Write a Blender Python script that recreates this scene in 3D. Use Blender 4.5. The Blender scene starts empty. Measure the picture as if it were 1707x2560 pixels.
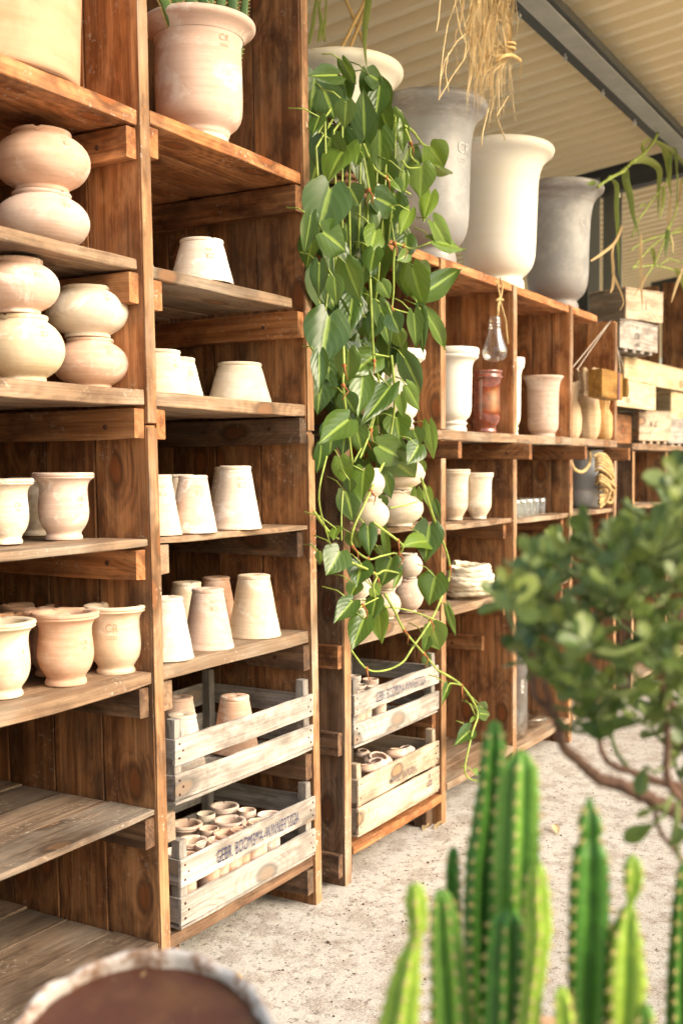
import bpy, bmesh, math, random
from mathutils import Vector, Matrix, noise
R = math.radians
rnd = random.Random(7)
scn = bpy.context.scene
COL = scn.collection

# ---------------------------------------------------------------- camera
YAW, PIT, ROL, FP, CAMH = R(59.315), R(2.287), R(-0.276), 2780.0, 1.5
_f = Vector((math.sin(YAW)*math.cos(PIT), math.cos(YAW)*math.cos(PIT), -math.sin(PIT)))
_r0 = Vector((math.cos(YAW), -math.sin(YAW), 0)); _u0 = _r0.cross(_f)
RT = _r0*math.cos(ROL)+_u0*math.sin(ROL); UP = -_r0*math.sin(ROL)+_u0*math.cos(ROL); FW = _f
CAM = Vector((0, 0, CAMH))
cd = bpy.data.cameras.new("camera"); cam = bpy.data.objects.new("camera", cd); COL.objects.link(cam)
cam.matrix_world = Matrix(((RT.x, UP.x, -FW.x, CAM.x), (RT.y, UP.y, -FW.y, CAM.y), (RT.z, UP.z, -FW.z, CAM.z), (0, 0, 0, 1)))
cd.sensor_fit = 'VERTICAL'; cd.sensor_height = 36; cd.sensor_width = 24; cd.lens = FP/2560*36
cd.clip_start = .05; cd.clip_end = 200
cd.dof.use_dof = True; cd.dof.focus_distance = 3.3; cd.dof.aperture_fstop = 3.0
scn.camera = cam

# ---------------------------------------------------------------- light
SUN_AZ_VEC = Vector((0.12, -0.86, 0.56)).normalized()      # towards the sun
w = bpy.data.worlds.new("World"); scn.world = w; w.use_nodes = True
nt = w.node_tree; nt.nodes.clear()
sky = nt.nodes.new('ShaderNodeTexSky'); sky.sky_type = 'NISHITA'; sky.sun_disc = False
sky.sun_elevation = math.asin(SUN_AZ_VEC.z); sky.sun_rotation = math.atan2(SUN_AZ_VEC.x, SUN_AZ_VEC.y)
sky.air_density = 1.6; sky.dust_density = 5.0; sky.ozone_density = .6
mx = nt.nodes.new('ShaderNodeMixRGB'); mx.blend_type = 'MULTIPLY'; mx.inputs[0].default_value = 1; mx.inputs[2].default_value = (1.0, .99, .96, 1)
bg = nt.nodes.new('ShaderNodeBackground'); bg.inputs[1].default_value = .15
wo = nt.nodes.new('ShaderNodeOutputWorld')
nt.links.new(sky.outputs[0], mx.inputs[1]); nt.links.new(mx.outputs[0], bg.inputs[0]); nt.links.new(bg.outputs[0], wo.inputs[0])
sd = bpy.data.lights.new("sun", 'SUN'); sd.energy = 1.15; sd.angle = R(34); sd.color = (1, .965, .91)
so = bpy.data.objects.new("sun", sd); COL.objects.link(so); so.location = (0, -3, 6)
so.rotation_euler = SUN_AZ_VEC.to_track_quat('Z', 'Y').to_euler()
vs = scn.view_settings; vs.view_transform = 'Standard'; vs.look = 'None'; vs.exposure = 1.24; vs.gamma = 1
scn.cycles.max_bounces = 8; scn.cycles.transparent_max_bounces = 16

# ---------------------------------------------------------------- pixel helpers (photo pixels -> a point on a real plane)
def ray(x, y): return RT*((x-853.5)/FP)+UP*(-(y-1280)/FP)+FW
def atY(x, y, Y): d = ray(x, y); return CAM+d*(Y/d.y)
def atX(x, y, X): d = ray(x, y); return CAM+d*(X/d.x)
def atZ(x, y, z): d = ray(x, y); return CAM+d*((z-CAMH)/d.z)
def atD(x, y, D): return CAM+ray(x, y)*D
def depth(p): return (Vector(p)-CAM).dot(FW)

# ---------------------------------------------------------------- objects
def tag(o, label=None, cat=None, group=None, kind=None):
    if label: o['label'] = label
    if cat: o['category'] = cat
    if group: o['group'] = group
    if kind: o['kind'] = kind
    return o
def thing(name, loc, label, cat, group=None, rz=0):
    o = bpy.data.objects.new(name, None); COL.objects.link(o); o.location = loc; o.rotation_euler = (0, 0, rz); o.empty_display_size = .1
    return tag(o, label, cat, group)

class MB:
    def __init__(s): s.v = []; s.f = []; s.g = []; s.t = []
    def add(s, vs, fs, gs=None, t=0.5):
        b = len(s.v); s.v += [Vector(p) for p in vs]; s.f += [tuple(i+b for i in f) for f in fs]
        s.g += [Vector(g) for g in (gs if gs else vs)]
        s.t += (list(t) if isinstance(t, (list, tuple)) else [t]*len(vs))
    def build(s, name, mat, parent=None, smooth=False, fn=None):
        me = bpy.data.meshes.new(name)
        vs = [fn(p) for p in s.v] if fn else s.v
        org = Vector((0, 0, 0))
        if parent is not None: org = parent.location
        if parent is None and vs:
            mn = Vector((min(p[i] for p in vs) for i in range(3))); mxx = Vector((max(p[i] for p in vs) for i in range(3)))
            org = Vector(((mn.x+mxx.x)/2, (mn.y+mxx.y)/2, mn.z))
        me.from_pydata([tuple(p-org) for p in vs], [], s.f)
        a = me.attributes.new('gc', 'FLOAT_VECTOR', 'POINT'); a.data.foreach_set('vector', [c for g in s.g for c in g])
        a = me.attributes.new('tint', 'FLOAT', 'POINT'); a.data.foreach_set('value', s.t)
        if smooth: me.polygons.foreach_set('use_smooth', [True]*len(me.polygons))
        me.materials.append(mat); me.update()
        o = bpy.data.objects.new(name, me); COL.objects.link(o)
        if parent is not None: o.parent = parent
        else: o.location = org
        return o
    def board(s, x0, x1, y0, y1, z0, z1, ax='x', t=None, j=.0012, ch=.0025, seg=.09, sag=0, M=None):
        """a sawn board: chamfered, slightly uneven, grain along ax"""
        lo = (x0, y0, z0); hi = (x1, y1, z1)
        A = 'xyz'.index(ax); B, Cc = [i for i in range(3) if i != A]
        L = hi[A]-lo[A]; n = max(2, int(L/seg)); W = hi[B]-lo[B]; H = hi[Cc]-lo[Cc]; c = min(ch, W*.3, H*.3)
        cs = [(c, 0), (W-c, 0), (W, c), (W, H-c), (W-c, H), (c, H), (0, H-c), (0, c)]
        off = Vector((rnd.uniform(0, 50), rnd.uniform(0, 50), rnd.uniform(0, 50)))
        if t is None: t = rnd.random()
        vs = []; gs = []
        for i in range(n+1):
            a = L*i/n; e = (c*.6 if i in (0, n) else 0)
            w1 = noise.noise(off+Vector((a*3, 0, 0)))*j*1.5; w2 = noise.noise(off+Vector((a*3, 9, 0)))*j*1.5
            sg = -sag*math.sin(math.pi*i/n)
            for k, (b, h) in enumerate(cs):
                bb = b+w1+(noise.noise(off+Vector((a*14, k*3.1, 0)))*j); hh = h+w2+(noise.noise(off+Vector((a*14, k*3.1, 7)))*j)+(sg if Cc == 2 else 0)
                if e: bb = W/2+(bb-W/2)*(1-e/W*2); hh = H/2+(hh-H/2)*(1-e/H*2)
                p = [0, 0, 0]; p[A] = lo[A]+a; p[B] = lo[B]+bb; p[Cc] = lo[Cc]+hh
                vs.append(Vector(p)); gs.append(off+Vector((a, b, h)))
        fs = []
        for i in range(n):
            for k in range(8):
                k2 = (k+1) % 8; q = (i*8+k, i*8+k2, (i+1)*8+k2, (i+1)*8+k); fs.append(q)
        fs.append(tuple(range(7, -1, -1))); fs.append(tuple(n*8+k for k in range(8)))
        # orientation
        P = Vector(((x0+x1)/2, (y0+y1)/2, (z0+z1)/2)); a, b, c3 = (vs[i] for i in fs[0][:3])
        nrm = (b-a).cross(c3-a)
        if nrm.dot(a-P) < 0: fs = [tuple(reversed(f)) for f in fs]
        if M: vs = [M(v) for v in vs]
        s.add(vs, fs, gs, t)
    def tube(s, pts, r, n=6, t=.5, cap=True):
        pts = [Vector(p) for p in pts]; m = len(pts); rr = r if isinstance(r, (list, tuple)) else [r]*m
        b = len(s.v); up = None; vs = []; L = 0; gs = []
        for i, p in enumerate(pts):
            d = (pts[min(i+1, m-1)]-pts[max(i-1, 0)]); d = d.normalized() if d.length > 1e-9 else Vector((0, 0, 1))
            if up is None: up = d.orthogonal().normalized()
            up = (up-d*up.dot(d)); up = up.normalized() if up.length > 1e-6 else d.orthogonal().normalized()
            sd_ = d.cross(up)
            if i: L += (p-pts[i-1]).length
            for k in range(n):
                a = 2*math.pi*k/n; vs.append(p+(up*math.cos(a)+sd_*math.sin(a))*rr[i]); gs.append((L, math.cos(a)*rr[i], math.sin(a)*rr[i]))
        fs = [(i*n+k, i*n+(k+1) % n, (i+1)*n+(k+1) % n, (i+1)*n+k) for i in range(m-1) for k in range(n)]
        if cap: fs += [tuple(range(n-1, -1, -1)), tuple((m-1)*n+k for k in range(n))]
        s.add(vs, fs, gs, t)
    def lathe(s, prof, n=48, c=(0, 0, 0), wob=0, notch=(), t=.5, sd=0):
        vs = []; c = Vector(c); ztop = max(z for r, z in prof)
        for i, (r, z) in enumerate(prof):
            for k in range(n):
                a = 2*math.pi*k/n; q = 1+wob*noise.noise(Vector((math.cos(a)*1.3+sd, math.sin(a)*1.3, z*1.5)))
                dz = 0
                for na in notch:
                    dd = abs((a-na+math.pi) % (2*math.pi)-math.pi)
                    if dd < .09 and z > ztop-.12 and r > .45: dz = -.045*(1-dd/.12)
                vs.append(c+Vector((r*q*math.cos(a), r*q*math.sin(a), z+dz)))
        m = len(prof)
        fs = [(i*n+k, i*n+(k+1) % n, (i+1)*n+(k+1) % n, (i+1)*n+k) for i in range(m-1) for k in range(n)]
        s.add(vs, fs, None, t)
def smoothprof(pr, it=2):
    for _ in range(it):
        q = [pr[0]]
        for a, b in zip(pr, pr[1:]):
            q += [(a[0]*.75+b[0]*.25, a[1]*.75+b[1]*.25), (a[0]*.25+b[0]*.75, a[1]*.25+b[1]*.75)]
        q.append(pr[-1]); pr = q
    return pr

# ---------------------------------------------------------------- materials
class NT:
    def __init__(s, name):
        s.m = bpy.data.materials.new(name); s.m.use_nodes = True; s.t = s.m.node_tree; s.t.nodes.clear()
        s.out = s.n('ShaderNodeOutputMaterial'); s.b = s.n('ShaderNodeBsdfPrincipled'); s.l(s.b.outputs[0], s.out.inputs[0])
    def n(s, k, **kw):
        x = s.t.nodes.new(k)
        for a, b in kw.items(): setattr(x, a, b)
        return x
    def l(s, a, b): s.t.links.new(a, b)
    def set(s, sock, v):
        if hasattr(v, 'is_linked') or hasattr(v, 'links'): s.l(v, sock)
        elif v is not None:
            if isinstance(v, (tuple, list)) and len(v) == 3 and sock.type == 'RGBA': v = (*v, 1)
            sock.default_value = v
    def math(s, op, a, b=0.0, clamp=False):
        x = s.n('ShaderNodeMath', operation=op, use_clamp=clamp); s.set(x.inputs[0], a); s.set(x.inputs[1], b); return x.outputs[0]
    def mix(s, f, a, b, blend='MIX'):
        x = s.n('ShaderNodeMixRGB', blend_type=blend); s.set(x.inputs[0], f); s.set(x.inputs[1], a); s.set(x.inputs[2], b); return x.outputs[0]
    def mapr(s, v, a, b, c=0., d=1.):
        x = s.n('ShaderNodeMapRange'); x.interpolation_type = 'SMOOTHSTEP'; s.set(x.inputs[0], v)
        for i, q in enumerate((a, b, c, d)): x.inputs[i+1].default_value = q
        return x.outputs[0]
    def vm(s, v, sc=(1, 1, 1), loc=None):
        x = s.n('ShaderNodeVectorMath', operation='MULTIPLY'); s.l(v, x.inputs[0]); x.inputs[1].default_value = sc
        if loc is None: return x.outputs[0]
        y = s.n('ShaderNodeVectorMath', operation='ADD'); s.l(x.outputs[0], y.inputs[0]); s.set(y.inputs[1], loc); return y.outputs[0]
    def noise(s, v, sc=1, det=3, rough=.5, dist=0):
        x = s.n('ShaderNodeTexNoise'); s.l(v, x.inputs['Vector']); x.inputs['Scale'].default_value = sc; x.inputs['Detail'].default_value = det
        x.inputs['Roughness'].default_value = rough; x.inputs['Distortion'].default_value = dist; return x.outputs['Fac']
    def attr(s, n): x = s.n('ShaderNodeAttribute'); x.attribute_name = n; return x
    def bump(s, h, st, dist=.002):
        x = s.n('ShaderNodeBump'); x.inputs['Strength'].default_value = st; x.inputs['Distance'].default_value = dist; s.l(h, x.inputs['Height']); s.l(x.outputs[0], s.b.inputs['Normal'])
    def fin(s, col=None, rough=None, spec=None, **kw):
        if col is not None: s.set(s.b.inputs['Base Color'], col)
        if rough is not None: s.set(s.b.inputs['Roughness'], rough)
        if spec is not None: s.b.inputs['Specular IOR Level'].default_value = spec
        for k, v in kw.items(): s.set(s.b.inputs[k.replace('_', ' ')], v)
        return s.m

def m_wood(name, dark, mid, light, grey, greyamt=.3, chalk=.35, knot=.75, rough=.75, ringc=.55):
    t = NT(name); g = t.attr('gc').outputs['Vector']; ti = t.attr('tint').outputs['Fac']
    warp = t.noise(t.vm(g, (1.3, 5, 5)), 1, 2)
    vo = t.n('ShaderNodeTexVoronoi', voronoi_dimensions='2D'); vo.inputs['Scale'].default_value = 1
    sg = t.n('ShaderNodeSeparateXYZ'); t.l(g, sg.inputs[0]); cg = t.n('ShaderNodeCombineXYZ'); t.l(sg.outputs[0], cg.inputs[0]); t.l(t.math('ADD', sg.outputs[1], sg.outputs[2]), cg.inputs[1])
    wv = t.n('ShaderNodeVectorMath', operation='ADD'); t.l(t.vm(cg.outputs[0], (2.6, 5.0, 1)), wv.inputs[0])
    cv = t.n('ShaderNodeCombineXYZ'); t.l(t.math('MULTIPLY', warp, .35), cv.inputs[0]); t.l(cv.outputs[0], wv.inputs[1]); t.l(wv.outputs[0], vo.inputs['Vector'])
    sel = t.n('ShaderNodeSeparateColor'); t.l(vo.outputs['Color'], sel.inputs[0])
    on = t.math('GREATER_THAN', sel.outputs[0], .45)
    kf = t.math('MULTIPLY', t.mapr(vo.outputs['Distance'], .0, .55, 1, 0), on)        # soft field round a knot bends the grain
    kn = t.math('MULTIPLY', t.mapr(vo.outputs['Distance'], .07, .13, 1, 0), on)
    kr = t.math('MULTIPLY', t.mapr(vo.outputs['Distance'], .11, .20, 1, 0), on)
    fld = t.math('ADD', t.math('MULTIPLY', t.noise(t.vm(g, (.55, 7, 7)), 1, 2, .45), 9), t.math('MULTIPLY', kf, 4.5))
    ring = t.math('ADD', t.math('MULTIPLY', t.math('SINE', t.math('MULTIPLY', fld, 6.0)), .5), .5)
    fib = t.noise(t.vm(g, (5, 190, 190)), 1, 3, .6); fib2 = t.noise(t.vm(g, (2.2, 45, 45)), 1, 3, .6)
    blot = t.noise(t.vm(g, (1.6, 4, 4)), 1, 4, .6)
    c = t.mix(t.math('MULTIPLY', t.math('ADD', t.math('MULTIPLY', ring, ringc), t.math('MULTIPLY', blot, .9)), .8), dark, mid)
    c = t.mix(t.mapr(fib2, .38, .78, 0, .8), c, light)
    c = t.mix(t.mapr(t.noise(t.vm(g, (3, 6, 6)), 1.6, 5, .65), .44, .66, 0, .85), c, dark)
    c = t.mix(t.mapr(t.noise(t.vm(g, (2, 5, 5)), 2.1, 4, .6), .5, .7, 0, .6), c, light)
    c = t.mix(t.math('MULTIPLY', t.mapr(t.noise(t.vm(g, (1.1, 2.5, 2.5)), 1.7, 4, .65), .45, .7), greyamt), c, grey)
    c = t.mix(1, c, t.mapr(fib, .25, .75, .74, 1.2), 'MULTIPLY')
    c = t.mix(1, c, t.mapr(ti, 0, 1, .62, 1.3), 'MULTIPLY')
    c = t.mix(t.math('MULTIPLY', kr, knot), c, tuple(q*.25 for q in mid))
    c = t.mix(t.math('MULTIPLY', kn, knot*.7), c, (mid[0]*.95, mid[1]*.7, mid[2]*.5))
    ch = t.math('MULTIPLY', t.mapr(t.noise(g, 70, 4, .7), .57, .66), t.mapr(t.noise(g, 5, 3, .6), .5, .66))
    c = t.mix(t.math('MULTIPLY', ch, chalk), c, (.62, .55, .45))
    t.fin(c, t.mapr(fib2, .3, .7, rough-.15, rough+.12), .3)
    h = t.math('ADD', t.math('MULTIPLY', fib, .7), t.math('MULTIPLY', ring, .5)); h = t.math('ADD', h, t.math('MULTIPLY', blot, .8)); h = t.math('SUBTRACT', h, kr)
    t.bump(h, .55, .0016)
    return t.m
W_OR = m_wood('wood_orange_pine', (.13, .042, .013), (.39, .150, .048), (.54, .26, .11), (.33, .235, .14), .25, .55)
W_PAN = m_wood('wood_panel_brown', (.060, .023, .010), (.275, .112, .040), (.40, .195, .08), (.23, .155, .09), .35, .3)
W_LOW = m_wood('wood_panel_dark_shaded', (.038, .021, .013), (.14, .070, .037), (.215, .13, .075), (.15, .12, .085), .5, .3)  # dark brown wood; weaker light low down is put into its colour too
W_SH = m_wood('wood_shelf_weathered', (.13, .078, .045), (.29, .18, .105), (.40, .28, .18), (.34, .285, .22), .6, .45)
W_SHL = m_wood('wood_shelf_grey_shaded', (.085, .055, .036), (.20, .135, .09), (.29, .21, .145), (.25, .215, .175), .7, .5)  # darker shelf wood: shade on the lowest shelves put into the colour
W_EDGE = m_wood('wood_weathered_lit_edge', (.12, .058, .026), (.30, .155, .07), (.42, .25, .125), (.40, .32, .24), .6, 1.0)  # weathered cut edge, with the light on upright fronts also in the colour
W_GR = m_wood('wood_grey_crate', (.15, .125, .105), (.335, .30, .265), (.43, .395, .355), (.30, .28, .25), .5, .15, .65, .85, 1.6)
W_PALE = m_wood('wood_pale_crate', (.24, .17, .115), (.46, .355, .255), (.54, .44, .33), (.40, .33, .26), .35, .15, .9, .8, 1.0)
W_YEL = m_wood('wood_yellow_pine', (.36, .26, .14), (.53, .41, .25), (.60, .49, .33), (.55, .42, .24), .2, .1, .8, .75, .8)
W_MOLD = m_wood('wood_mold_amber', (.16, .07, .012), (.32, .16, .03), (.38, .21, .05), (.22, .19, .06), .4, .1, .4, .6)

def m_clay(name, a, b, lime, la=.5, rough=.9, bump=.25):
    t = NT(name); tc = t.n('ShaderNodeTexCoord'); oi = t.n('ShaderNodeObjectInfo')
    off = t.n('ShaderNodeCombineXYZ'); rn = t.math('MULTIPLY', oi.outputs['Random'], 37.0)
    for i in range(3): t.l(rn, off.inputs[i])
    v = t.vm(tc.outputs['Object'], (1, 1, 1), off.outputs[0])
    band = t.noise(t.vm(v, (.35, .35, 5)), 1.6, 4, .6); blot = t.noise(v, 1.5, 4, .6, .4)
    c = t.mix(t.mapr(t.math('ADD', t.math('MULTIPLY', band, .5), t.math('MULTIPLY', blot, .5)), .38, .62), a, b)
    lm = t.mapr(t.noise(t.vm(v, (1, 1, 1.6)), 1.15, 5, .62, .6), .52, .62)
    c = t.mix(t.math('MULTIPLY', lm, t.math('MULTIPLY', t.math('ADD', oi.outputs['Random'], .35), la)), c, lime)
    c = t.mix(t.math('MULTIPLY', t.mapr(t.noise(v, 16, 3, .7), .68, .74), .5), c, lime)
    hs = t.n('ShaderNodeHueSaturation'); t.l(c, hs.inputs['Color']); t.l(t.math('ADD', t.math('MULTIPLY', oi.outputs['Random'], .16), .92), hs.inputs['Value'])
    t.l(t.math('ADD', t.math('MULTIPLY', t.math('FRACT', t.math('MULTIPLY', oi.outputs['Random'], 7.3)), .5), .7), hs.inputs['Saturation'])
    t.fin(hs.outputs[0], rough, .25)
    h = t.math('ADD', t.noise(t.vm(v, (.15, .15, 26)), 1, 3, .7), t.math('MULTIPLY', t.noise(v, 42, 3), .35))
    t.bump(h, bump, .0035); return t.m
C_PINK = m_clay('clay_pink', (.60, .385, .28), (.68, .485, .375), (.86, .79, .72), .55)
C_ORG = m_clay('clay_orange', (.58, .315, .185), (.66, .41, .27), (.84, .72, .62), .35)
C_YEL = m_clay('clay_straw', (.60, .49, .335), (.68, .57, .43), (.84, .79, .70), .5)
C_CRM = m_clay('clay_cream', (.62, .49, .36), (.70, .59, .465), (.88, .84, .78), .5)
C_BIG = m_clay('clay_tall_apricot', (.53, .27, .135), (.62, .37, .21), (.72, .55, .42), .3)
C_WHT = m_clay('glaze_cream_white', (.82, .77, .63), (.84, .80, .70), (.86, .84, .78), .3, .45, .08)
C_BIS = m_clay('clay_bisque', (.60, .42, .32), (.70, .54, .43), (.80, .72, .63), .5)
def m_grey(name):
    t = NT(name); tc = t.n('ShaderNodeTexCoord'); v = tc.outputs['Object']
    sp = t.n('ShaderNodeSeparateXYZ'); t.l(v, sp.inputs[0])
    a = t.noise(v, 2.2, 5, .65); b = t.noise(v, 26, 3, .7)
    c = t.mix(t.mapr(a, .4, .65), (.27, .27, .272), (.37, .365, .36)); c = t.mix(t.math('MULTIPLY', t.mapr(b, .56, .7), .5), c, (.34, .32, .30))
    top = t.math('MULTIPLY', t.mapr(sp.outputs[2], 2.3, 2.42), t.mapr(t.noise(t.vm(v, (1, 1, 6)), 2.5, 4, .7), .35, .6))
    bot = t.math('MULTIPLY', t.mapr(sp.outputs[2], .95, .35), t.mapr(a, .3, .6))
    c = t.mix(t.math('MULTIPLY', t.math('MAXIMUM', top, bot), .7), c, (.22, .195, .175))
    t.fin(c, t.mapr(a, .3, .7, .32, .5), .5); t.bump(t.noise(t.vm(v, (.2, .2, 12)), 1, 3), .1, .01); return t.m
C_GREY = m_grey('glaze_zinc_grey')
def simple(name, col, rough=.6, spec=.4, metal=0, nz=0, nsc=20, **kw):
    t = NT(name); tc = t.n('ShaderNodeTexCoord'); c = col
    if nz: c = t.mix(t.mapr(t.noise(tc.outputs['Object'], nsc, 4, .65), .3, .7), tuple(q*(1-nz) for q in col), tuple(min(1, q*(1+nz)) for q in col))
    return t.fin(c, rough, spec, Metallic=float(metal), **kw)
G_RED = simple('glaze_oxblood', (.17, .035, .014), .10, .8, 0, .35, 3, Coat_Weight=1.0)
ZINC = simple('zinc_sheet', (.62, .66, .70), .4, .6, .2, .12, 6)
BEAM = simple('steel_dark_paint', (.050, .052, .046), .5, .4, 0, .15, 8)
BEAML = simple('steel_flange_grey', (.36, .35, .30), .45, .5, 0, .12, 6)
STEELC = simple('column_grey_face', (.20, .205, .18), .5, .4)
BOLT = simple('zinc_bolt', (.75, .75, .72), .3, .5, .9)
SOIL = simple('peat_brown', (.045, .02, .010), .65, .35, 0, .4, 30)
INK = simple('stencil_ink', (.045, .05, .11), .8, .2)
INKB = simple('stencil_ink_faded', (.14, .12, .12), .9, .1)
REDI = simple('stamp_red_faded', (.55, .17, .13), .9, .1)
NAILM = simple('rusty_nail', (.07, .03, .018), .8, .3, 0, .3, 60)
STAMP = simple('impressed_clay', (.52, .33, .21), .95, .1)
STAMPW = simple('impressed_glaze', (.52, .505, .48), .5, .3)
BAMB = simple('bamboo_cane', (.62, .42, .16), .5, .4, 0, .2, 12)
STRAW = simple('straw_stem', (.78, .58, .32), .7, .3, 0, .35, 14)
STRAWP = simple('straw_leaf', (.78, .55, .25), .7, .3, 0, .25, 14)
ROPET = simple('rope_jute', (.50, .35, .17), .9, .1, 0, .25, 60)
ROPEW = simple('rope_cream', (.80, .72, .55), .9, .1, 0, .12, 60)
TWINE = simple('twine_grey', (.5, .45, .38), .9, .1)
LINEN = m_clay('carved_linen_wood', (.56, .35, .15), (.66, .45, .23), (.72, .54, .33), .5, .7, .3)
WICK = simple('wicker_brown', (.17, .09, .045), .7, .3, 0, .4, 40)
GREYP = simple('handle_white', (.8, .8, .76), .5, .3)
def m_glass():
    t = NT('clear_glass'); t.fin((.95, .97, .96), .02, .5, Transmission_Weight=1.0, IOR=1.45); return t.m
GLASS = m_glass()
def m_glassthin():
    t = NT('thin_glass'); tr = t.n('ShaderNodeBsdfTransparent'); gl = t.n('ShaderNodeBsdfGlossy'); gl.inputs['Roughness'].default_value = .03; gl.inputs['Color'].default_value = (1, 1, 1, 1)
    tr.inputs['Color'].default_value = (.93, .94, .93, 1)
    lw = t.n('ShaderNodeLayerWeight'); lw.inputs[0].default_value = .35; ms = t.n('ShaderNodeMixShader')
    t.l(t.math('ADD', t.math('MULTIPLY', lw.outputs['Facing'], .55), .05), ms.inputs[0]); t.l(tr.outputs[0], ms.inputs[1]); t.l(gl.outputs[0], ms.inputs[2]); t.l(ms.outputs[0], t.out.inputs[0]); return t.m
THIN = m_glassthin()
def m_floor():
    t = NT('concrete_floor'); tc = t.n('ShaderNodeTexCoord'); v = tc.outputs['Object']
    a = t.noise(v, .8, 5, .6); b = t.noise(v, 9, 5, .7); d = t.noise(v, 34, 5, .78); e = t.noise(v, 130, 3, .7)
    c = t.mix(t.mapr(a, .35, .65), (.42, .395, .36), (.51, .485, .445))
    c = t.mix(t.mapr(b, .44, .62, 0, .75), c, (.29, .245, .205))
    c = t.mix(t.mapr(d, .53, .63, 0, .9), c, (.15, .12, .10))
    c = t.mix(t.mapr(e, .5, .66, 0, .55), c, (.66, .63, .58))
    vo = t.n('ShaderNodeTexVoronoi'); vo.inputs['Scale'].default_value = 75; t.l(v, vo.inputs['Vector'])
    c = t.mix(t.mapr(vo.outputs['Distance'], .16, .05, 0, .5), c, (.20, .16, .13))
    t.fin(c, .85, .25)
    h = t.math('ADD', t.math('MULTIPLY', b, .8), t.math('ADD', t.math('MULTIPLY', d, -.9), t.math('MULTIPLY', e, .4))); t.bump(h, .8, .006); return t.m
FLOOR = m_floor()
def m_ceil():
    t = NT('ceiling_sheet_beige'); tc = t.n('ShaderNodeTexCoord'); v = tc.outputs['Object']
    c = t.mix(t.noise(t.vm(v, (1, .4, 1)), 2, 4, .6), (.80, .67, .43), (.86, .73, .48)); return t.fin(c, .5, .35)
CEIL = m_ceil()
def m_leaf(name, a, b, vein, band=.0, rough=.38, tr=.35, spec=.45):
    """gc = (across -1..1, along 0..1, random per leaf)"""
    t = NT(name); g = t.attr('gc').outputs['Vector']; ti = t.attr('tint').outputs['Fac']
    s = t.n('ShaderNodeSeparateXYZ'); t.l(g, s.inputs[0]); ax = t.math('ABSOLUTE', s.outputs[0])
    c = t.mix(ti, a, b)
    # arching side veins
    ph = t.math('ADD', t.math('MULTIPLY', s.outputs[1], 34), t.math('MULTIPLY', ax, -17)); sv = t.math('ADD', t.math('MULTIPLY', t.math('SINE', ph), .5), .5)
    c = t.mix(t.math('MULTIPLY', t.math('POWER', sv, 4), .035), c, vein)
    edge = t.noise(t.vm(g, (2.2, 7, 1)), 1.3, 3, .6)
    wdt = t.math('MULTIPLY', t.math('ADD', t.math('MULTIPLY', edge, .5), t.math('MULTIPLY', s.outputs[1], .25)), band)
    bm = t.mapr(t.math('SUBTRACT', ax, wdt), 0, .10, 1, 0)
    if band: c = t.mix(t.math('MULTIPLY', bm, .85), c, vein)
    c = t.mix(t.mapr(ax, .0, .03, .6, 0), c, vein)
    t.fin(c, rough, spec)
    td = t.n('ShaderNodeBsdfTranslucent'); t.l(t.mix(.5, c, vein), td.inputs[0]); ms = t.n('ShaderNodeMixShader'); ms.inputs[0].default_value = tr
    t.l(t.b.outputs[0], ms.inputs[1]); t.l(td.outputs[0], ms.inputs[2]); t.l(ms.outputs[0], t.out.inputs[0])
    t.bump(t.math('ADD', t.math('POWER', sv, 2), t.mapr(ax, 0, .1, -1, 0)), .16, .003); return t.m
L_PHIL = m_leaf('philodendron_leaf', (.036, .085, .016), (.155, .25, .032), (.28, .40, .07), .15, .30, .28, .55)
L_JADE = m_leaf('jade_leaf', (.055, .105, .022), (.22, .275, .06), (.16, .22, .06), 0, .32, .22, .5)
L_GRASS = m_leaf('reed_blade', (.12, .20, .04), (.36, .40, .09), (.40, .44, .14), 0, .5, .4)
L_DRY = m_leaf('dry_blade', (.50, .33, .14), (.82, .66, .40), (.80, .62, .34), 0, .6, .35)
L_BACK = m_leaf('garden_leaf', (.05, .14, .03), (.22, .38, .08), (.2, .35, .08), 0, .5, .3)
STEM = simple('vine_stem', (.28, .36, .07), .45, .4, 0, .3, 18)
NODE = simple('vine_node_rust', (.30, .11, .035), .7, .3, 0, .3, 30)
JSTEM = simple('jade_bark', (.14, .075, .05), .75, .3, 0, .35, 40)
JTWIG = simple('jade_green_twig', (.13, .17, .05), .6, .3, 0, .2, 20)
def m_cact(name, a, b):
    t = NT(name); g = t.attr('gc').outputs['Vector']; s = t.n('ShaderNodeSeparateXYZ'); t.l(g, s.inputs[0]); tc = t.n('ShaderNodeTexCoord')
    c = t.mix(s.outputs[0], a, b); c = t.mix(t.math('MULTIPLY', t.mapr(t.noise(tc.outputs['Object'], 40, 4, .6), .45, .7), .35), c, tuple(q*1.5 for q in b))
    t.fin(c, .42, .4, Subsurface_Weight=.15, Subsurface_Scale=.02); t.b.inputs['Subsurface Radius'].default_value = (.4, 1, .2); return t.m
K_DK = m_cact('cactus_dark_green', (.018, .075, .008), (.07, .20, .02))
K_MD = m_cact('cactus_mid_green', (.045, .15, .02), (.15, .29, .035))
K_LT = m_cact('cactus_lime_green', (.10, .22, .015), (.28, .38, .045))
AREO = simple('areole_cream', (.46, .36, .15), .8, .2)
# ================================================================ SETTING
mb = MB(); mb.add([(-40, -40, 0), (60, -40, 0), (60, 60, 0), (-40, 60, 0)], [(0, 1, 2, 3)]); o = mb.build('floor', FLOOR); tag(o, kind='structure')

def roofz(y): return 3.77-.125*(y-1.9)
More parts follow.
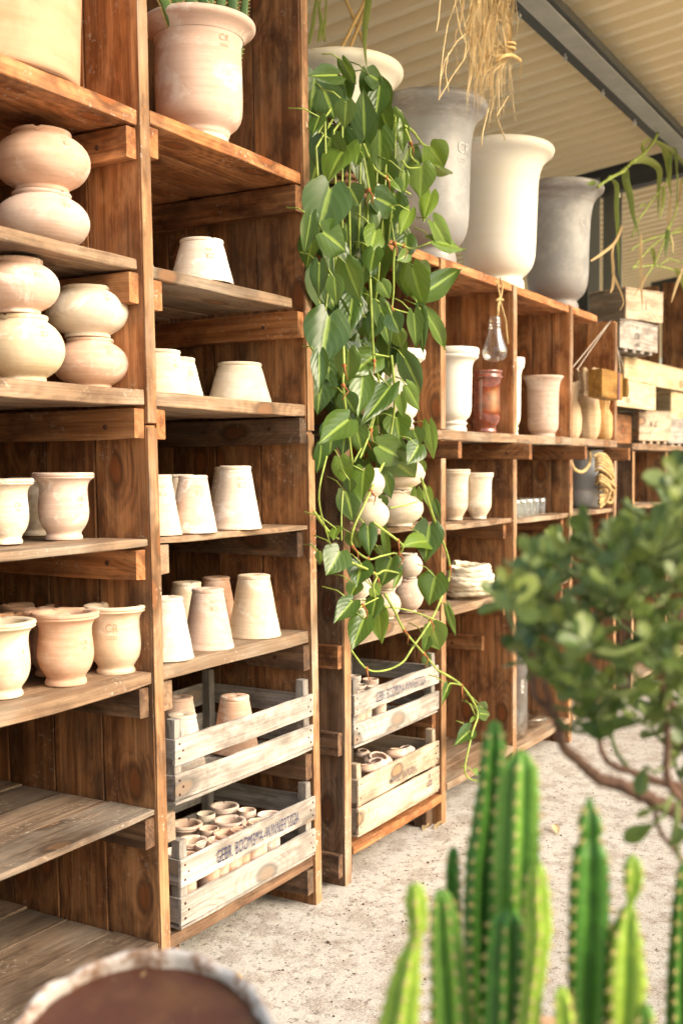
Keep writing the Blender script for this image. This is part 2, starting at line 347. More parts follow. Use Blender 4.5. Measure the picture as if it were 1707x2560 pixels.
# corrugated roof sheet, ribs along Y
mb = MB(); prof = [(0, 0), (.080, 0), (.094, -.055), (.142, -.055), (.166, 0)]; per = .166
xs = []; x = 2.3
while x < 19: xs += [(x+a, z) for a, z in prof[:4]]; x += per
Y0, Y1 = .35, 7.5; ny = 3; vs = []
for i in range(ny):
    y = Y0+(Y1-Y0)*i/(ny-1)
    for a, z in xs: vs.append((a, y, roofz(y)+z))
    for a, z in xs: vs.append((a, y, roofz(y)+z+.004))
m_ = len(xs); fs = []
for i in range(ny-1):
    for k in range(m_-1):
        q = (i*2*m_+k, i*2*m_+k+1, (i+1)*2*m_+k+1, (i+1)*2*m_+k); fs.append(q); fs.append(tuple(j+m_ for j in reversed(q)))
mb.add(vs, fs); roof = mb.build('roof', CEIL); tag(roof, 'beige corrugated metal sheet roof over the shelves', 'roof')
# frame: long beam along X, rafter and column
fr = thing('roof_support', (8.1, 2.62, 0), 'dark grey steel column with rafter and long roof beam', 'roof support')
def box(mb, x0, x1, y0, y1, z0, z1, c=.004): mb.board(x0, x1, y0, y1, z0, z1, 'x', .5, 0, c, 50)
mb = MB(); b0, b1 = 1.74, 1.955
def beamx(mb, y0, y1, za, zb):
    mb.board(2.3, 15, y0, y1, za, zb, 'x', .5, .0002, .003, 1.5)
beamx(mb, 1.760, 1.785, 3.585, 3.63); beamx(mb, 1.90, 1.955, 3.58, 3.70); beamx(mb, 1.787, 1.898, 3.60, 3.62); mb.build('long_beam', BEAM, fr)
mb = MB(); beamx(mb, 1.787, 1.898, 3.578, 3.590); mb.build('beam_flange', BEAML, fr)
mb = MB(); cx0, cx1, cy = 8.02, 8.22, 2.62
mb.board(cx0, cx1, cy, cy+.01, 0, 3.66, 'z', .5, 0, .001, 3); mb.board(cx0+.035, cx1-.0, cy+.19, cy+.2, 0, 3.66, 'z', .5, 0, .001, 3)
mb.board(cx0+.01, cx0+.02, cy-.06, cy+.2, 0, 3.60, 'z', .5, 0, .001, 3); mb.build('column_web', BEAM, fr)
mb = MB(); mb.board(8.0, 8.012, cy-.07, cy+.02, 0, 3.6, 'z', .5, 0, .001, 3); mb.board(8.235, 8.25, cy-.16, cy-.02, 0, 3.55, 'z', .5, 0, .001, 3); mb.build('column_flange', STEELC, fr)
mb = MB()
def raf(v): return Vector((v.x, v.y, v.z-.125*(v.y-2.6)))
for (xa, xb, za, zb) in ((8.03, 8.04, 3.47, 3.665), (8.0, 8.10, 3.655, 3.667), (8.0, 8.10, 3.47, 3.482)): mb.board(xa, xb, .4, 3.4, za, zb, 'y', .5, 0, .001, 1, M=raf)
mb.build('rafter', BEAM, fr)
mb = MB()
for k in range(9):
    X = 3.0+k*.62; mb.lathe([(0, 0), (.011, 0), (.011, .012), (.006, .013), (.006, .028), (0, .028)], 8, (X, 1.93, 3.552)); 
for p in ((8.0, 2.75, 3.42), (8.0, 2.66, 3.42), (8.0, 2.42, 3.44)): mb.lathe([(0, 0), (.02, 0), (.02, .03), (0, .03)], 8, p)
mb.build('bolts', BOLT, fr)
# far rafter
fr2 = thing('steel_rafter', (12.5, 2.6, 3.5), 'farther dark steel rafter crossing under the corrugated roof', 'rafter')
mb = MB(); mb.board(12.5, 12.6, .4, 3.4, 3.45, 3.66, 'y', .5, 0, .002, 1, M=raf); mb.build('rafter_web', BEAM, fr2)
# plank wall at the far end
pw = thing('plank_wall', (9.55, 1.6, 0), 'brown vertical plank wall standing behind the stacked wine crates', 'wall')
mb = MB(); y = 2.70
for wd, top in ((.19, 3.02), (.02, 0), (.36, 3.04), (.22, 3.0), (.3, 3.03), (.28, 3.0), (.3, 2.98), (.3, 3.0)):
    if top: mb.board(9.5, 9.53, y-wd+.006, y, 0, top, 'z', j=.002, ch=.004, seg=.3)
    y -= wd
mb.board(9.54, 9.58, .8, 2.7, 2.88, 2.96, 'y'); mb.build('planks', W_PAN, pw)

# ================================================================ SHELVING
def unit(name, loc, label): return thing(name, loc, label, 'shelf unit')
LEAN = lambda v: Vector((v.x-.0215*v.z, v.y, v.z))
def side(U, xr, th, planks, z0, z1, mat, M=None, tint=None):
    mb = MB(); y = 2.0
    for i, wd in enumerate(planks):
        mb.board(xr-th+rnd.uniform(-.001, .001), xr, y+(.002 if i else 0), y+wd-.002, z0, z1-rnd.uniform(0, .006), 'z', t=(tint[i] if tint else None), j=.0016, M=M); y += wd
    mb.build('side_panel', mat, U)
    mb = MB(); mb.board(xr-th+.0015, xr-.0015, 1.9955, 1.9995, z0+.002, z1-.008, 'z', t=rnd.uniform(.5, .9), j=.0008, ch=.001, M=M); return mb.build('edge_strip', W_EDGE, U)  # strip added over the plank edge for its weathered, lit tone
def back(U, x0, x1, y, z0, z1, mat, M=None):
    mb = MB(); x = x0
    while x < x1-.02:
        wd = min(rnd.uniform(.15, .2), x1-x); mb.board(x+.002, x+wd-.002, y, y+.02, z0, z1, 'z', M=M, seg=.3); x += wd
    mb.build('back_panel', mat, U)
def shelf(U, x0, x1, zt, th, depth_, mat, y0=2.0, M=None, sag=0.004, wds=(.17, .17, .17, .17), tint=None, skew=0):
    mb = MB(); y = y0; i = 0
    while y < 2.0+depth_-.03:
        wd = min(wds[i % len(wds)], 2.0+depth_-y); dz = rnd.uniform(-.002, .002) if i else 0
        mb.board(x0+rnd.uniform(0, .004), x1-rnd.uniform(0, .006)*(i > 0), y+.0015, y+wd-.0015, zt-th+dz, zt+dz, 'x', t=(tint if i == 0 else None), sag=sag, M=M, j=.0018); y += wd; i += 1
    return mb.build('shelf', mat, U)
def cleat(U, xa, xb, y0, y1, z0, z1, mat, M=None, t=None):
    mb = MB(); mb.board(xa, xb, y0, y1, z0, z1, 'y', t=t, M=M, j=.0025); mb.build('cleat', mat, U)
    if rnd.random() < .8:
        mb = MB(); mb.lathe([(0, .003), (.006, .003), (.0075, 0), (.0075, -.004)], 8); c_ = Vector((xa-.001, y0+rnd.uniform(.10, .16), (z0+z1)/2+rnd.uniform(-.01, .01))); mb.v = [Vector((-v.z, v.x, v.y))+c_ for v in mb.v]
        if M: mb.v = [M(v) for v in mb.v]
        mb.build('nail_head', NAILM, U)

# --- tall unit (two bays)
T = unit('tall_shelf_unit', (2.4, 2.0, 0), 'tall plank shelf unit at the left with two bays, holding clay pots and two crates')
DEP = .76; PL = (.19, .19, .19, .185)
for xr in (1.63, 2.412, 3.222):
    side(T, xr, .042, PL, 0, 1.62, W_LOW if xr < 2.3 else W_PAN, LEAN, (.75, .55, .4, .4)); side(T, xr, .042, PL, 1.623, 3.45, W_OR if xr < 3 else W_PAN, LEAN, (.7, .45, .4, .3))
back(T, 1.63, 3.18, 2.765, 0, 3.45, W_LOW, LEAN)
# bay 1 shelves: (top z, thickness, material, sag)
for zt, th, mt, sg, tn in ((2.46, .044, W_OR, 0, .75), (2.066, .032, W_SH, 0, .5), (1.717, .045, W_SH, .004, .6), (1.308, .022, W_SH, .002, .55), (.940, .035, W_SH, .010, .6), (.556, .018, W_SHL, .004, .5), (.178, .022, W_SHL, 0, .3)):
    shelf(T, 1.633, 2.366, zt, th, DEP-.01, mt, 2.0 if zt != 2.066 else 2.012, M=LEAN, sag=sg, tint=tn)
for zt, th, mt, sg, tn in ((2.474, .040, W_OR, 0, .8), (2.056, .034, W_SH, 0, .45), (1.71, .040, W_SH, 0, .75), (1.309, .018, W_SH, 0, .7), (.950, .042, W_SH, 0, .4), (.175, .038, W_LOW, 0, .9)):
    shelf(T, 2.416, 3.176 if zt != 2.056 else 3.12, zt, th, DEP-.01, mt, 2.0 if zt != 2.056 else 2.008, M=LEAN, sag=sg, tint=tn)
for z, mt in ((2.41, W_OR), (2.028, W_OR), (1.665, W_PAN), (1.28, W_OR), (.90, W_LOW), (.535, W_LOW), (.15, W_LOW)):
    f_ = .004+rnd.uniform(0, .01)
    cleat(T, 2.327, 2.368, 2.0+f_, 2.74, z-.085, z-.001, mt, LEAN, .7); cleat(T, 1.634, 1.675, 2.02, 2.74, z-.085, z-.001, mt, LEAN)
for z, mt in ((2.430, W_PAN), (2.018, W_OR), (1.665, W_LOW), (1.288, W_LOW), (.905, W_LOW), (.53, W_LOW), (.133, W_LOW)):
    cleat(T, 3.138, 3.178, 2.0+(.002 if z != 1.288 else .02), 2.74, z-.088, z-.001, mt, LEAN, .6); cleat(T, 2.415, 2.455, 2.003, 2.74, z-.085, z-.001, W_SH if z < 1.3 else W_OR, LEAN, .55)
for z in (2.03, 1.63, 1.25, .86, .48, .1): cleat(T, 3.225, 3.262, 2.03, 2.74, z-.09, z, W_LOW, LEAN, .7)
mb = MB(); mb.board(2.418, 2.475, 2.01, 2.06, 0, .13, 'z', M=LEAN); mb.build('foot_block', W_LOW, T)

# --- lower unit (four bays with boxes on top)
Lw = unit('long_shelf_unit', (4.2, 2.0, 0), 'long lower plank shelf unit of four bays with big glazed pots standing on top')
XR = [3.425, 4.218, 5.008, 5.812, 6.610]; PB = {0: (.2, .2, .18), 1: (.115, .2, .26), 2: (.27, .15, .16), 3: (.10, .11, .2, .17), 4: (.17, .2, .2)}; D2 = .58
for i, xr in enumerate(XR):
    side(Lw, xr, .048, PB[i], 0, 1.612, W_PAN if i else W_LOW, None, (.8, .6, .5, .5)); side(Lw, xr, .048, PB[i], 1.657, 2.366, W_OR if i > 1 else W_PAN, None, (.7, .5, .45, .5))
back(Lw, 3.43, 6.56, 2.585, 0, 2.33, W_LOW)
for i in range(4):
    a, b = XR[i]+.002, XR[i+1]-.05
    th = .04; tp = (2.362, 2.366, 2.362, 2.36)[i]
    mb = MB(); yy = 2.0
    while yy < 2.57: mb.board(a, b if i < 3 else b-.32, yy+.001, yy+.19, tp-th, tp+rnd.uniform(-.002, 0), 'x', t=.75, j=.0018); yy += .192
    mb.build('top_board', W_OR, Lw)
    shelf(Lw, (XR[i]-.045) if i else XR[0]+.0, XR[i+1]+.004 if i < 3 else XR[4], 1.655, .042, D2, W_SH, 1.992, sag=0, tint=.55)
    shelf(Lw, a, b, (1.275, 1.258, 1.25, 1.25)[i], .024, D2, W_SH, sag=.002, tint=.6)
    if i < 3: shelf(Lw, a, b, .905, (.05, .035, .03)[i], D2, W_SH, sag=.002, tint=.5)
    shelf(Lw, a, b, (.132, .165, .14, .14)[i], .032, D2, W_SH if i else W_OR, 1.99, sag=.002, tint=.6)
    xl = XR[i+1]-.05
    for z, y0 in ((1.61, 1.90), (1.232, 2.03), (.865, 2.03), (.69 if i else .485, 2.14 if i else 2.02)):
        cleat(Lw, xl-.038, xl, y0, 2.56, z-.075, z-.002, W_PAN, None, .6); cleat(Lw, XR[i]+.002, XR[i]+.04, max(y0, 2.02), 2.56, z-.078, z-.002, W_PAN, None, .8)
for z in (1.62, 1.24, .87, .56, .12): cleat(Lw, 3.345, 3.376, 2.005 if z != 1.24 else 2.02, 2.52, z-.085, z, W_LOW if z != .87 else W_PAN, None, .8)
for x in (3.43, 4.10, 4.225): mb = MB(); mb.board(x, x+.06, 2.03, 2.09, 0, .095, 'z'); mb.build('foot_block', W_LOW, Lw)

# --- far unit
Fu = unit('far_shelf_unit', (7.0, 2.0, 0), 'farthest plank shelf unit with pale wine crates stacked on its top board')
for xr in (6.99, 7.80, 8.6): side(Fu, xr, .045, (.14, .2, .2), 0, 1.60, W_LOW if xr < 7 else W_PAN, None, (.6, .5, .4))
shelf(Fu, 6.93, 9.3, 1.645, .04, .85, W_SH, 1.99, sag=0, tint=.5); back(Fu, 6.95, 9.2, 2.6, 0, 1.6, W_LOW)
for a, b in ((6.995, 7.75), (7.805, 8.55)):
    shelf(Fu, a, b, 1.25, .025, .56, W_SH, tint=.6); shelf(Fu, a, b, .7, .03, .56, W_SH, tint=.5); shelf(Fu, a, b, .14, .03, .56, W_SH, tint=.5)
    cleat(Fu, a, a+.04, 2.03, 2.5, 1.15, 1.223, W_PAN)

# ================================================================ POTS
BELL = smoothprof([(.05, 0), (.56, 0), (.60, .0), (.61, .04), (.60, .11), (.56, .15), (.56, .2), (.60, .27), (.72, .42), (.80, .62), (.825, .85), (.80, 1.15), (.765, 1.42), (.78, 1.62), (.86, 1.76), (.97, 1.82), (.995, 1.845), (.965, 1.87), (.965, 1.88), (1.0, 1.90), (1.0, 1.95), (.985, 1.985), (.93, 2.0), (.76, 1.985), (.70, 1.93), (.69, 1.7), (.70, 1.2), (.70, .6), (.5, .25), (.0, .2)], 1)
BIGP = smoothprof([(.05, 0), (.49, 0), (.52, 0), (.53, .05), (.50, .10), (.50, .13), (.53, .17), (.53, .22), (.57, .27), (.72, .40), (.80, .6), (.82, .85), (.815, 1.3), (.80, 1.7), (.79, 1.85), (.83, 1.98), (.91, 2.07), (.98, 2.11), (1.0, 2.16), (.99, 2.22), (.95, 2.25), (.86, 2.25), (.80, 2.2), (.77, 2.0), (.77, .6), (.5, .3), (0, .25)], 1)
BIGP = [(r*(1-.07*max(0, min(1, (z-.3)/.4, (2.14-z)/.35))), z) for r, z in BIGP]
URN = smoothprof([(.05, 0), (.42, 0), (.455, .0), (.46, .10), (.45, .22), (.41, .25), (.43, .30), (.57, .42), (.65, .62), (.675, .9), (.685, 1.4), (.70, 1.9), (.725, 2.2), (.78, 2.42), (.88, 2.55), (.96, 2.60), (1.0, 2.66), (1.0, 2.73), (.96, 2.78), (.88, 2.79), (.80, 2.72), (.70, 2.5), (.64, 2.0), (.62, .8), (.4, .4), (0, .35)], 1)
SQUAT = smoothprof([(.05, 0), (.50, 0), (.54, 0), (.55, .05), (.53, .09), (.62, .13), (.84, .26), (.97, .46), (1.0, .62), (.96, .80), (.83, .97), (.66, 1.08), (.585, 1.12), (.58, 1.14), (.61, 1.16), (.61, 1.21), (.58, 1.23), (.48, 1.23), (.46, 1.15), (.6, 1.0), (.85, .7), (.8, .35), (.4, .12), (0, .1)], 1)
SHADE = smoothprof([(.90, .02), (.97, 0), (1.0, 0), (1.0, .05), (.95, .22), (.84, .58), (.74, .95), (.675, 1.13), (.665, 1.15), (.69, 1.17), (.69, 1.22), (.665, 1.26), (.5, 1.27), (.15, 1.265), (.12, 1.2), (.0, 1.2)], 1)
CONE = smoothprof([(.92, .03), (.97, 0), (1.0, 0), (1.0, .04), (.97, .12), (.90, .5), (.78, 1.1), (.66, 1.8), (.60, 2.12), (.585, 2.14), (.61, 2.17), (.61, 2.24), (.585, 2.28), (.45, 2.29), (.17, 2.28), (.12, 2.2), (.0, 2.2)], 1)
TAPER = smoothprof([(.05, 0), (.82, 0), (.86, .02), (.87, .1), (.88, .5), (.93, 1.2), (.99, 2.2), (1.02, 2.3), (1.08, 2.35), (1.08, 2.5), (1.02, 2.55), (.9, 2.5), (.85, .5), (0, .3)], 1)
VASE = smoothprof([(.05, 0), (.50, 0), (.53, .02), (.53, .13), (.48, .2), (.50, .25), (.55, .29), (.54, .34), (.47, .38), (.50, .42), (.64, .56), (.70, .8), (.71, 1.4), (.72, 2.2), (.74, 2.42), (.82, 2.58), (.95, 2.66), (.97, 2.7), (.97, 2.76), (.95, 2.78), (1.0, 2.82), (1.0, 3.0), (.97, 3.04), (.8, 3.04), (.72, 2.95), (.62, 2.5), (.6, .8), (0, .5)], 1)
REDP = smoothprof([(.05, 0), (.62, 0), (.66, .02), (.66, .15), (.62, .25), (.66, .4), (.78, .6), (.84, .9), (.85, 1.4), (.83, 2.1), (.84, 2.7), (.88, 2.95), (.98, 3.08), (1.02, 3.15), (.98, 3.22), (.93, 3.25), (.93, 3.36), (.99, 3.42), (.98, 3.52), (.9, 3.56), (.75, 3.5), (.7, 3.2), (.7, .6), (0, .4)], 1)
TALLP = smoothprof([(.05, 0), (.57, 0), (.60, .02), (.60, .12), (.57, .18), (.60, .22), (.70, .34), (.755, .55), (.76, 1.2), (.77, 2.0), (.80, 2.5), (.87, 2.75), (.97, 2.86), (1.0, 2.91), (1.0, 2.96), (.96, 3.0), (.86, 2.98), (.78, 2.8), (.70, 2.4), (.68, .6), (0, .3)], 1)
LILY = smoothprof([(.05, 0), (.48, 0), (.52, 0), (.52, .1), (.5, .14), (.62, .35), (.80, .62), (.86, .9), (.85, 1.5), (.86, 2.2), (.90, 2.45), (.98, 2.56), (1.0, 2.62), (.96, 2.66), (1.0, 2.7), (1.0, 2.78), (.93, 2.82), (.8, 2.78), (.78, 2.3), (.75, .8), (0, .3)], 1)
SMALL = smoothprof([(.05, 0), (.6, 0), (.64, .02), (.75, .9), (.86, 1.9), (.9, 2.15), (.99, 2.18), (1.0, 2.22), (1.0, 2.45), (.97, 2.5), (.88, 2.5), (.8, 2.4), (.7, 1.5), (.5, .3), (0, .25)], 1)
SACK = smoothprof([(.05, 0), (.62, 0), (.74, .06), (.90, .45), (1.0, 1.1), (1.0, 1.9), (.93, 2.6), (.76, 3.15), (.60, 3.40), (.62, 3.44), (.59, 3.5), (.62, 3.7), (.78, 4.5), (.86, 5.05), (.78, 5.12), (.66, 5.0), (.45, 4.4), (0, 4.3)], 1)
PRO = dict(bell=(BELL, C_PINK), big=(BIGP, C_PINK), urn=(URN, C_WHT), squat=(SQUAT, C_CRM), shade=(SHADE, C_YEL), cone=(CONE, C_CRM), taper=(TAPER, C_BIG), vase=(VASE, C_WHT), red=(REDP, G_RED), tall=(TALLP, C_PINK), lily=(LILY, C_CRM), small=(SMALL, C_BIS), sack=(SACK, LINEN))
_pm = {}
def potmesh(kind, mat, var):
    k = (kind, mat.name, var)
    if k not in _pm:
        rg = random.Random(hash(kind) % 99+var); mb = MB(); pr = PRO[kind][0]
        nz = [rg.uniform(3.4, 5.2), rg.uniform(0, 1)] if kind in ('bell', 'cone', 'squat', 'shade', 'lily', 'small') else []
        mb.lathe(pr, 72, wob=(.012 if kind not in ('sack',) else .07), notch=nz, sd=var*3.3)
        if kind == 'sack':
            for i, v in enumerate(mb.v):
                a = math.atan2(v.y, v.x); q = 1+(.05*math.sin(a*11) if v.z > 3.2 else .012*math.sin(a*11+v.z)); mb.v[i] = Vector((v.x*q, v.y*q, v.z+(.12*math.sin(a*7+1) if v.z > 4.6 else 0)))
        me = bpy.data.meshes.new(kind+'_pot'); me.from_pydata([tuple(p) for p in mb.v], [], mb.f); me.polygons.foreach_set('use_smooth', [True]*len(me.polygons)); me.materials.append(mat); me.update(); _pm[k] = me
    return _pm[k]
def rad_at(kind, z):
    pr = PRO[kind][0]; best = 0
    for (r0, z0), (r1, z1) in zip(pr, pr[1:]):
        if min(z0, z1) <= z <= max(z0, z1) and z1 != z0: best = max(best, r0+(r1-r0)*(z-z0)/(z1-z0))
    return best
_txt = {}
def textverts(s, size, sx=1.0, extr=0.0, bold=0):
    k = (s, size, sx, extr, bold)
    if k not in _txt:
        cu = bpy.data.curves.new('t', 'FONT'); cu.body = s; cu.size = size; cu.align_x = 'CENTER'; cu.align_y = 'CENTER'; cu.extrude = extr; cu.offset = bold; cu.resolution_u = 3; cu.space_character = 1.12
        ob = bpy.data.objects.new('t', cu); COL.objects.link(ob); dg = bpy.context.evaluated_depsgraph_get(); dg.update()
        me = bpy.data.meshes.new_from_object(ob.evaluated_get(dg)); vs = [Vector((v.co.x*sx, v.co.y, v.co.z)) for v in me.vertices]; fs = [tuple(p.vertices) for p in me.polygons]
        bpy.data.objects.remove(ob); bpy.data.curves.remove(cu); bpy.data.meshes.remove(me); _txt[k] = (vs, fs)
    return _txt[k]
def stamp(pot, kind, ang, z, h, mat, flip=False, rows=(('CR', 1.0, 0), ('UZES', .48, -.78))):
    """small potter's mark wrapped on the wall; pot-local units (r = 1)"""
    mb = MB(); hr = pot.scale.z
    for s_, k, dz in rows:
        vs, fs = textverts(s_, h*k, .9, 0)
        out = []
        for v in vs:
            zz = z+(dz*h+v.y)*(-1 if flip else 1); r = rad_at(kind, zz)+.012; a = ang+(v.x/max(r, .1))*(-1 if flip else 1)
            out.append((r*math.cos(a), r*math.sin(a), zz))
        mb.add(out, fs)
    me = bpy.data.meshes.new('stamp'); me.from_pydata([tuple(p) for p in mb.v], [], mb.f); me.materials.append(mat); o = bpy.data.objects.new('stamp', me); COL.objects.link(o); o.parent = pot; return o
NAMES = dict(bell='flared_pot', big='planter_pot', urn='urn_planter', squat='squat_pot', shade='upturned_pot', cone='upturned_cone_pot', taper='planter_pot', vase='footed_vase', red='glazed_pot', tall='tall_pot', lily='goblet_pot', small='flower_pot', sack='sack_vase')
CATS = dict(urn='planter', big='planter', taper='planter', vase='vase', sack='vase')
nv = [0]
def pot(kind, label, xc, rpx, z, yb=None, Y=2.2, mat=None, hs=1.0, group=None, top=None, st=None, rot=None, tilt=None, r=None, xmin=None, xmax=None):
    """xc, rpx: centre and half width in photo pixels; stands on height z; yb: pixel row of its nearest base point, else its distance Y"""
    mat = mat or PRO[kind][1]; br = dict(cone=1, shade=1, taper=.87, urn=.46, squat=.54, big=.52, vase=.53, red=.66, sack=.74, lily=.52, tall=.6, small=.64).get(kind, .6)
    rr = r or .1; c = None
    for _ in range(6):
        if top is not None: c = atZ(xc, top, z+PRO_H[kind]*hs*rr)
        elif yb is not None:
            q = atZ(xc, yb, z); d = Vector((q.x, q.y, 0)).normalized(); c = q+d*(br*rr)
        else: c = atY(xc, 1280, Y)
        if xmin is not None and c.x < xmin+rr: c = atX(xc, 1280, xmin+rr)
        if xmax is not None and c.x > xmax-rr: c = atX(xc, 1280, xmax-rr)
        c.z = z; rr = r or rpx/FP*depth(c)
    nv[0] += 1
    o = bpy.data.objects.new(NAMES[kind], potmesh(kind, mat, nv[0] % 3)); COL.objects.link(o); o.location = c; o.scale = (rr, rr, rr*hs)
    to = math.atan2(-c.y, -c.x); o.rotation_euler = (0, 0, rot if rot is not None else rnd.uniform(0, 6))
    if tilt: o.rotation_euler = (*tilt, 0)
    if st:   # stamp facing the camera, shifted by angle
        a, zz, h, m = st; stamp(o, kind, to+a-o.rotation_euler.z, zz, h, m, flip=(kind in ('cone', 'shade', 'squat')))
    tag(o, label, CATS.get(kind, 'pot'), group); return o
PRO_H = {k: max(z for r, z in v[0]) for k, v in PRO.items()}

# --- tall unit, left bay
pot('taper', 'huge apricot clay planter on the top left shelf', 0, 248, 2.461, Y=2.20, hs=1.5)
A = 'round squat pots stacked in twos on the left bay'
h_ = lambda kind, r, hs: PRO_H[kind]*r*hs
def stack(kind, labs, xcs, rpxs, z, Y, mats, hss, grp, yb=None, st=True):
    for i, (l, xc, rp, m, hs) in enumerate(zip(labs, xcs, rpxs, mats, hss)):
        o = pot(kind, l, xc, rp, z, Y=Y, yb=yb, mat=m, hs=hs, group=grp, st=((.55, .85, .15, STAMP) if st else None)); Y = o.location.y; yb = None; z += h_(kind, o.scale.x, hs)-.001*0+.001
stack('squat', ['squat pink clay pot with chalky patches, lower of two on the second shelf', 'squat pink clay pot with chalky patches, upper of two on the second shelf'], (117, 119), (118, 120), 2.067, 2.17, (C_PINK, C_PINK), (1.0, 1.02), A)
stack('squat', ['big straw-coloured squat pot at the left edge, lower one on the third shelf'], (64,), (104,), 1.718, 2.13, (C_YEL,), (1.3,), A)
o_ = [x for x in bpy.data.objects if x.get('label', '').startswith('big straw')][0]
pot('squat', 'chalky pink squat pot at the left edge, upper one on the third shelf', 52, 106, 1.719+h_('squat', o_.scale.x, 1.3), Y=o_.location.y, mat=C_PINK, hs=1.05, group=A, st=(.5, .8, .15, STAMP))
stack('squat', ['orange pink squat pot, lower of the right pair on the third shelf', 'straw-coloured squat pot, upper of the right pair on the third shelf'], (232, 226), (95, 103), 1.718, 2.15, (C_ORG, C_YEL), (1.07, 1.0), A)
pot('squat', 'straw-coloured squat pot mostly hidden behind the pink pair on the second shelf', -12, 60, 2.067, Y=2.42, mat=C_YEL)
A = 'flared clay pots on the fourth shelf of the left bay'
pot('bell', 'pale pink flared pot at the right of the fourth shelf, left bay', 161, 76, 1.309, yb=1351, hs=1.1, group=A, st=(.75, 1.2, .2, STAMP))
pot('bell', 'cream flared pot cut by the left edge on the fourth shelf, left bay', 12, 74, 1.309, yb=1362, mat=C_CRM, hs=1.1, group=A, st=(.6, 1.2, .2, STAMP))
pot('bell', 'straw-coloured flared pot standing behind the two front pots on the fourth shelf', 92, 66, 1.309, yb=1340, mat=C_YEL, hs=1.1, group=A)
A = 'flared clay pots on the fifth shelf of the left bay'
pot('bell', 'cream flared pot with stamped crest at the right of the fifth shelf', 291, 79, .936, yb=1689, mat=C_CRM, hs=1.08, group=A, st=(-.15, 1.38, .34, STAMP))
pot('bell', 'orange flared pot in the middle front of the fifth shelf', 166, 84, .934, yb=1718, mat=C_ORG, hs=1.08, group=A, st=(.75, 1.2, .2, STAMP))
pot('bell', 'straw and pink flared pot at the left front of the fifth shelf', 4, 88, .932, yb=1750, mat=C_YEL, hs=1.08, group=A, st=(.8, 1.2, .2, STAMP))
pot('bell', 'pink flared pot half hidden behind the orange one on the fifth shelf', 134, 74, .938, yb=1693, hs=1.08, group=A)
pot('bell', 'orange pink flared pot behind the straw one on the fifth shelf', 15, 76, .938, yb=1712, mat=C_ORG, hs=1.08, group=A)
pot('bell', 'pink flared pot in the back row of the fifth shelf with only its rim showing', 70, 68, .938, yb=1664, hs=1.08, group=A)
pot('bell', 'brown straw flared pot at the far back left of the fifth shelf', -40, 62, .938, yb=1650, mat=C_YEL, group=A)

# --- tall unit, right bay
pa = pot('big', 'large pink clay planter with rolled rim holding the spiky aloe', 508, 143, 2.476, Y=2.105, hs=.925, st=(.62, 1.78, .17, STAMP))
A = 'wide upturned pots on the second and third shelves'
pot('shade', 'cream upturned pot with crest stamp on the second shelf of the right bay', 511, 79, 2.058, Y=2.10, mat=C_CRM, hs=1.1, group=A, st=(.3, .72, .22, STAMP))
pot('shade', 'cream upturned pot mostly hidden by the post on the second shelf', 318, 78, 2.058, Y=2.1, mat=C_CRM, hs=1.1, group=A, xmin=2.37)
pot('shade', 'straw-coloured upturned pot alone at the right of the third shelf', 602, 80, 1.712, Y=2.16, hs=1.0, group=A)
pot('shade', 'straw-coloured upturned pot in front beside the post on the third shelf', 402, 78, 1.712, Y=2.1, hs=1.13, group=A, st=(.75, .8, .18, STAMP))
pot('shade', 'straw-coloured upturned pot behind another beside the post on the third shelf', 442, 72, 1.712, Y=2.24, hs=1.18, group=A, st=(.75, .8, .18, STAMP))
A = 'tall upturned cone pots'
for l, xc, rp, yb, z, m, s_ in (
    ('cream upturned cone pot at the right of the fourth shelf, right bay', 589, 66, 1325, 1.311, C_CRM, 1),
    ('pinkish upturned cone pot in the middle of the fourth shelf, right bay', 484, 60, 1334, 1.311, C_PINK, 1),
    ('cream upturned cone pot beside the post on the fourth shelf, right bay', 392, 63, 1347, 1.311, C_CRM, 1),
    ('pale upturned cone pot peeping from behind the middle one on the fourth shelf', 452, 56, 1322, 1.311, C_CRM, 0),
    ('pale upturned cone pot just behind the right one on the fourth shelf', 574, 60, 1313, 1.311, C_CRM, 0),
    ('smooth cream upturned cone pot at the right of the fifth shelf, right bay', 636, 67, 1599, .952, C_CRM, 0),
    ('pink upturned cone pot with raised crest in the middle of the fifth shelf', 521, 65, 1629, .952, C_PINK, 1),
    ('pale pink upturned cone pot beside the post on the fifth shelf, right bay', 419, 67, 1656, .952, C_CRM, 0),
    ('pale upturned cone pot behind left, between two front ones on the fifth shelf', 468, 60, 1600, .952, C_CRM, 0),
    ('pale upturned cone pot farthest back on the fifth shelf of the right bay', 541, 57, 1580, .952, C_PINK, 0),
    ('pinkish upturned cone pot alone in the middle of the upper slatted crate', 588, 60, 1890, .566, C_PINK, 0),
    ('pale upturned cone pot at the front left corner of the upper slatted crate', 457, 59, 1935, .566, C_CRM, 0),
    ('pale upturned cone pot behind left in the upper slatted crate', 448, 60, 1893, .566, C_PINK, 0)):
    pot('cone', l, xc, rp, z, yb=yb, mat=m, group=A, st=((.35, 1.6, .3, STAMP) if s_ else None), hs=(1.0 if z < 1.3 else 1.04), xmin=2.39 if z > .6 else 2.44)

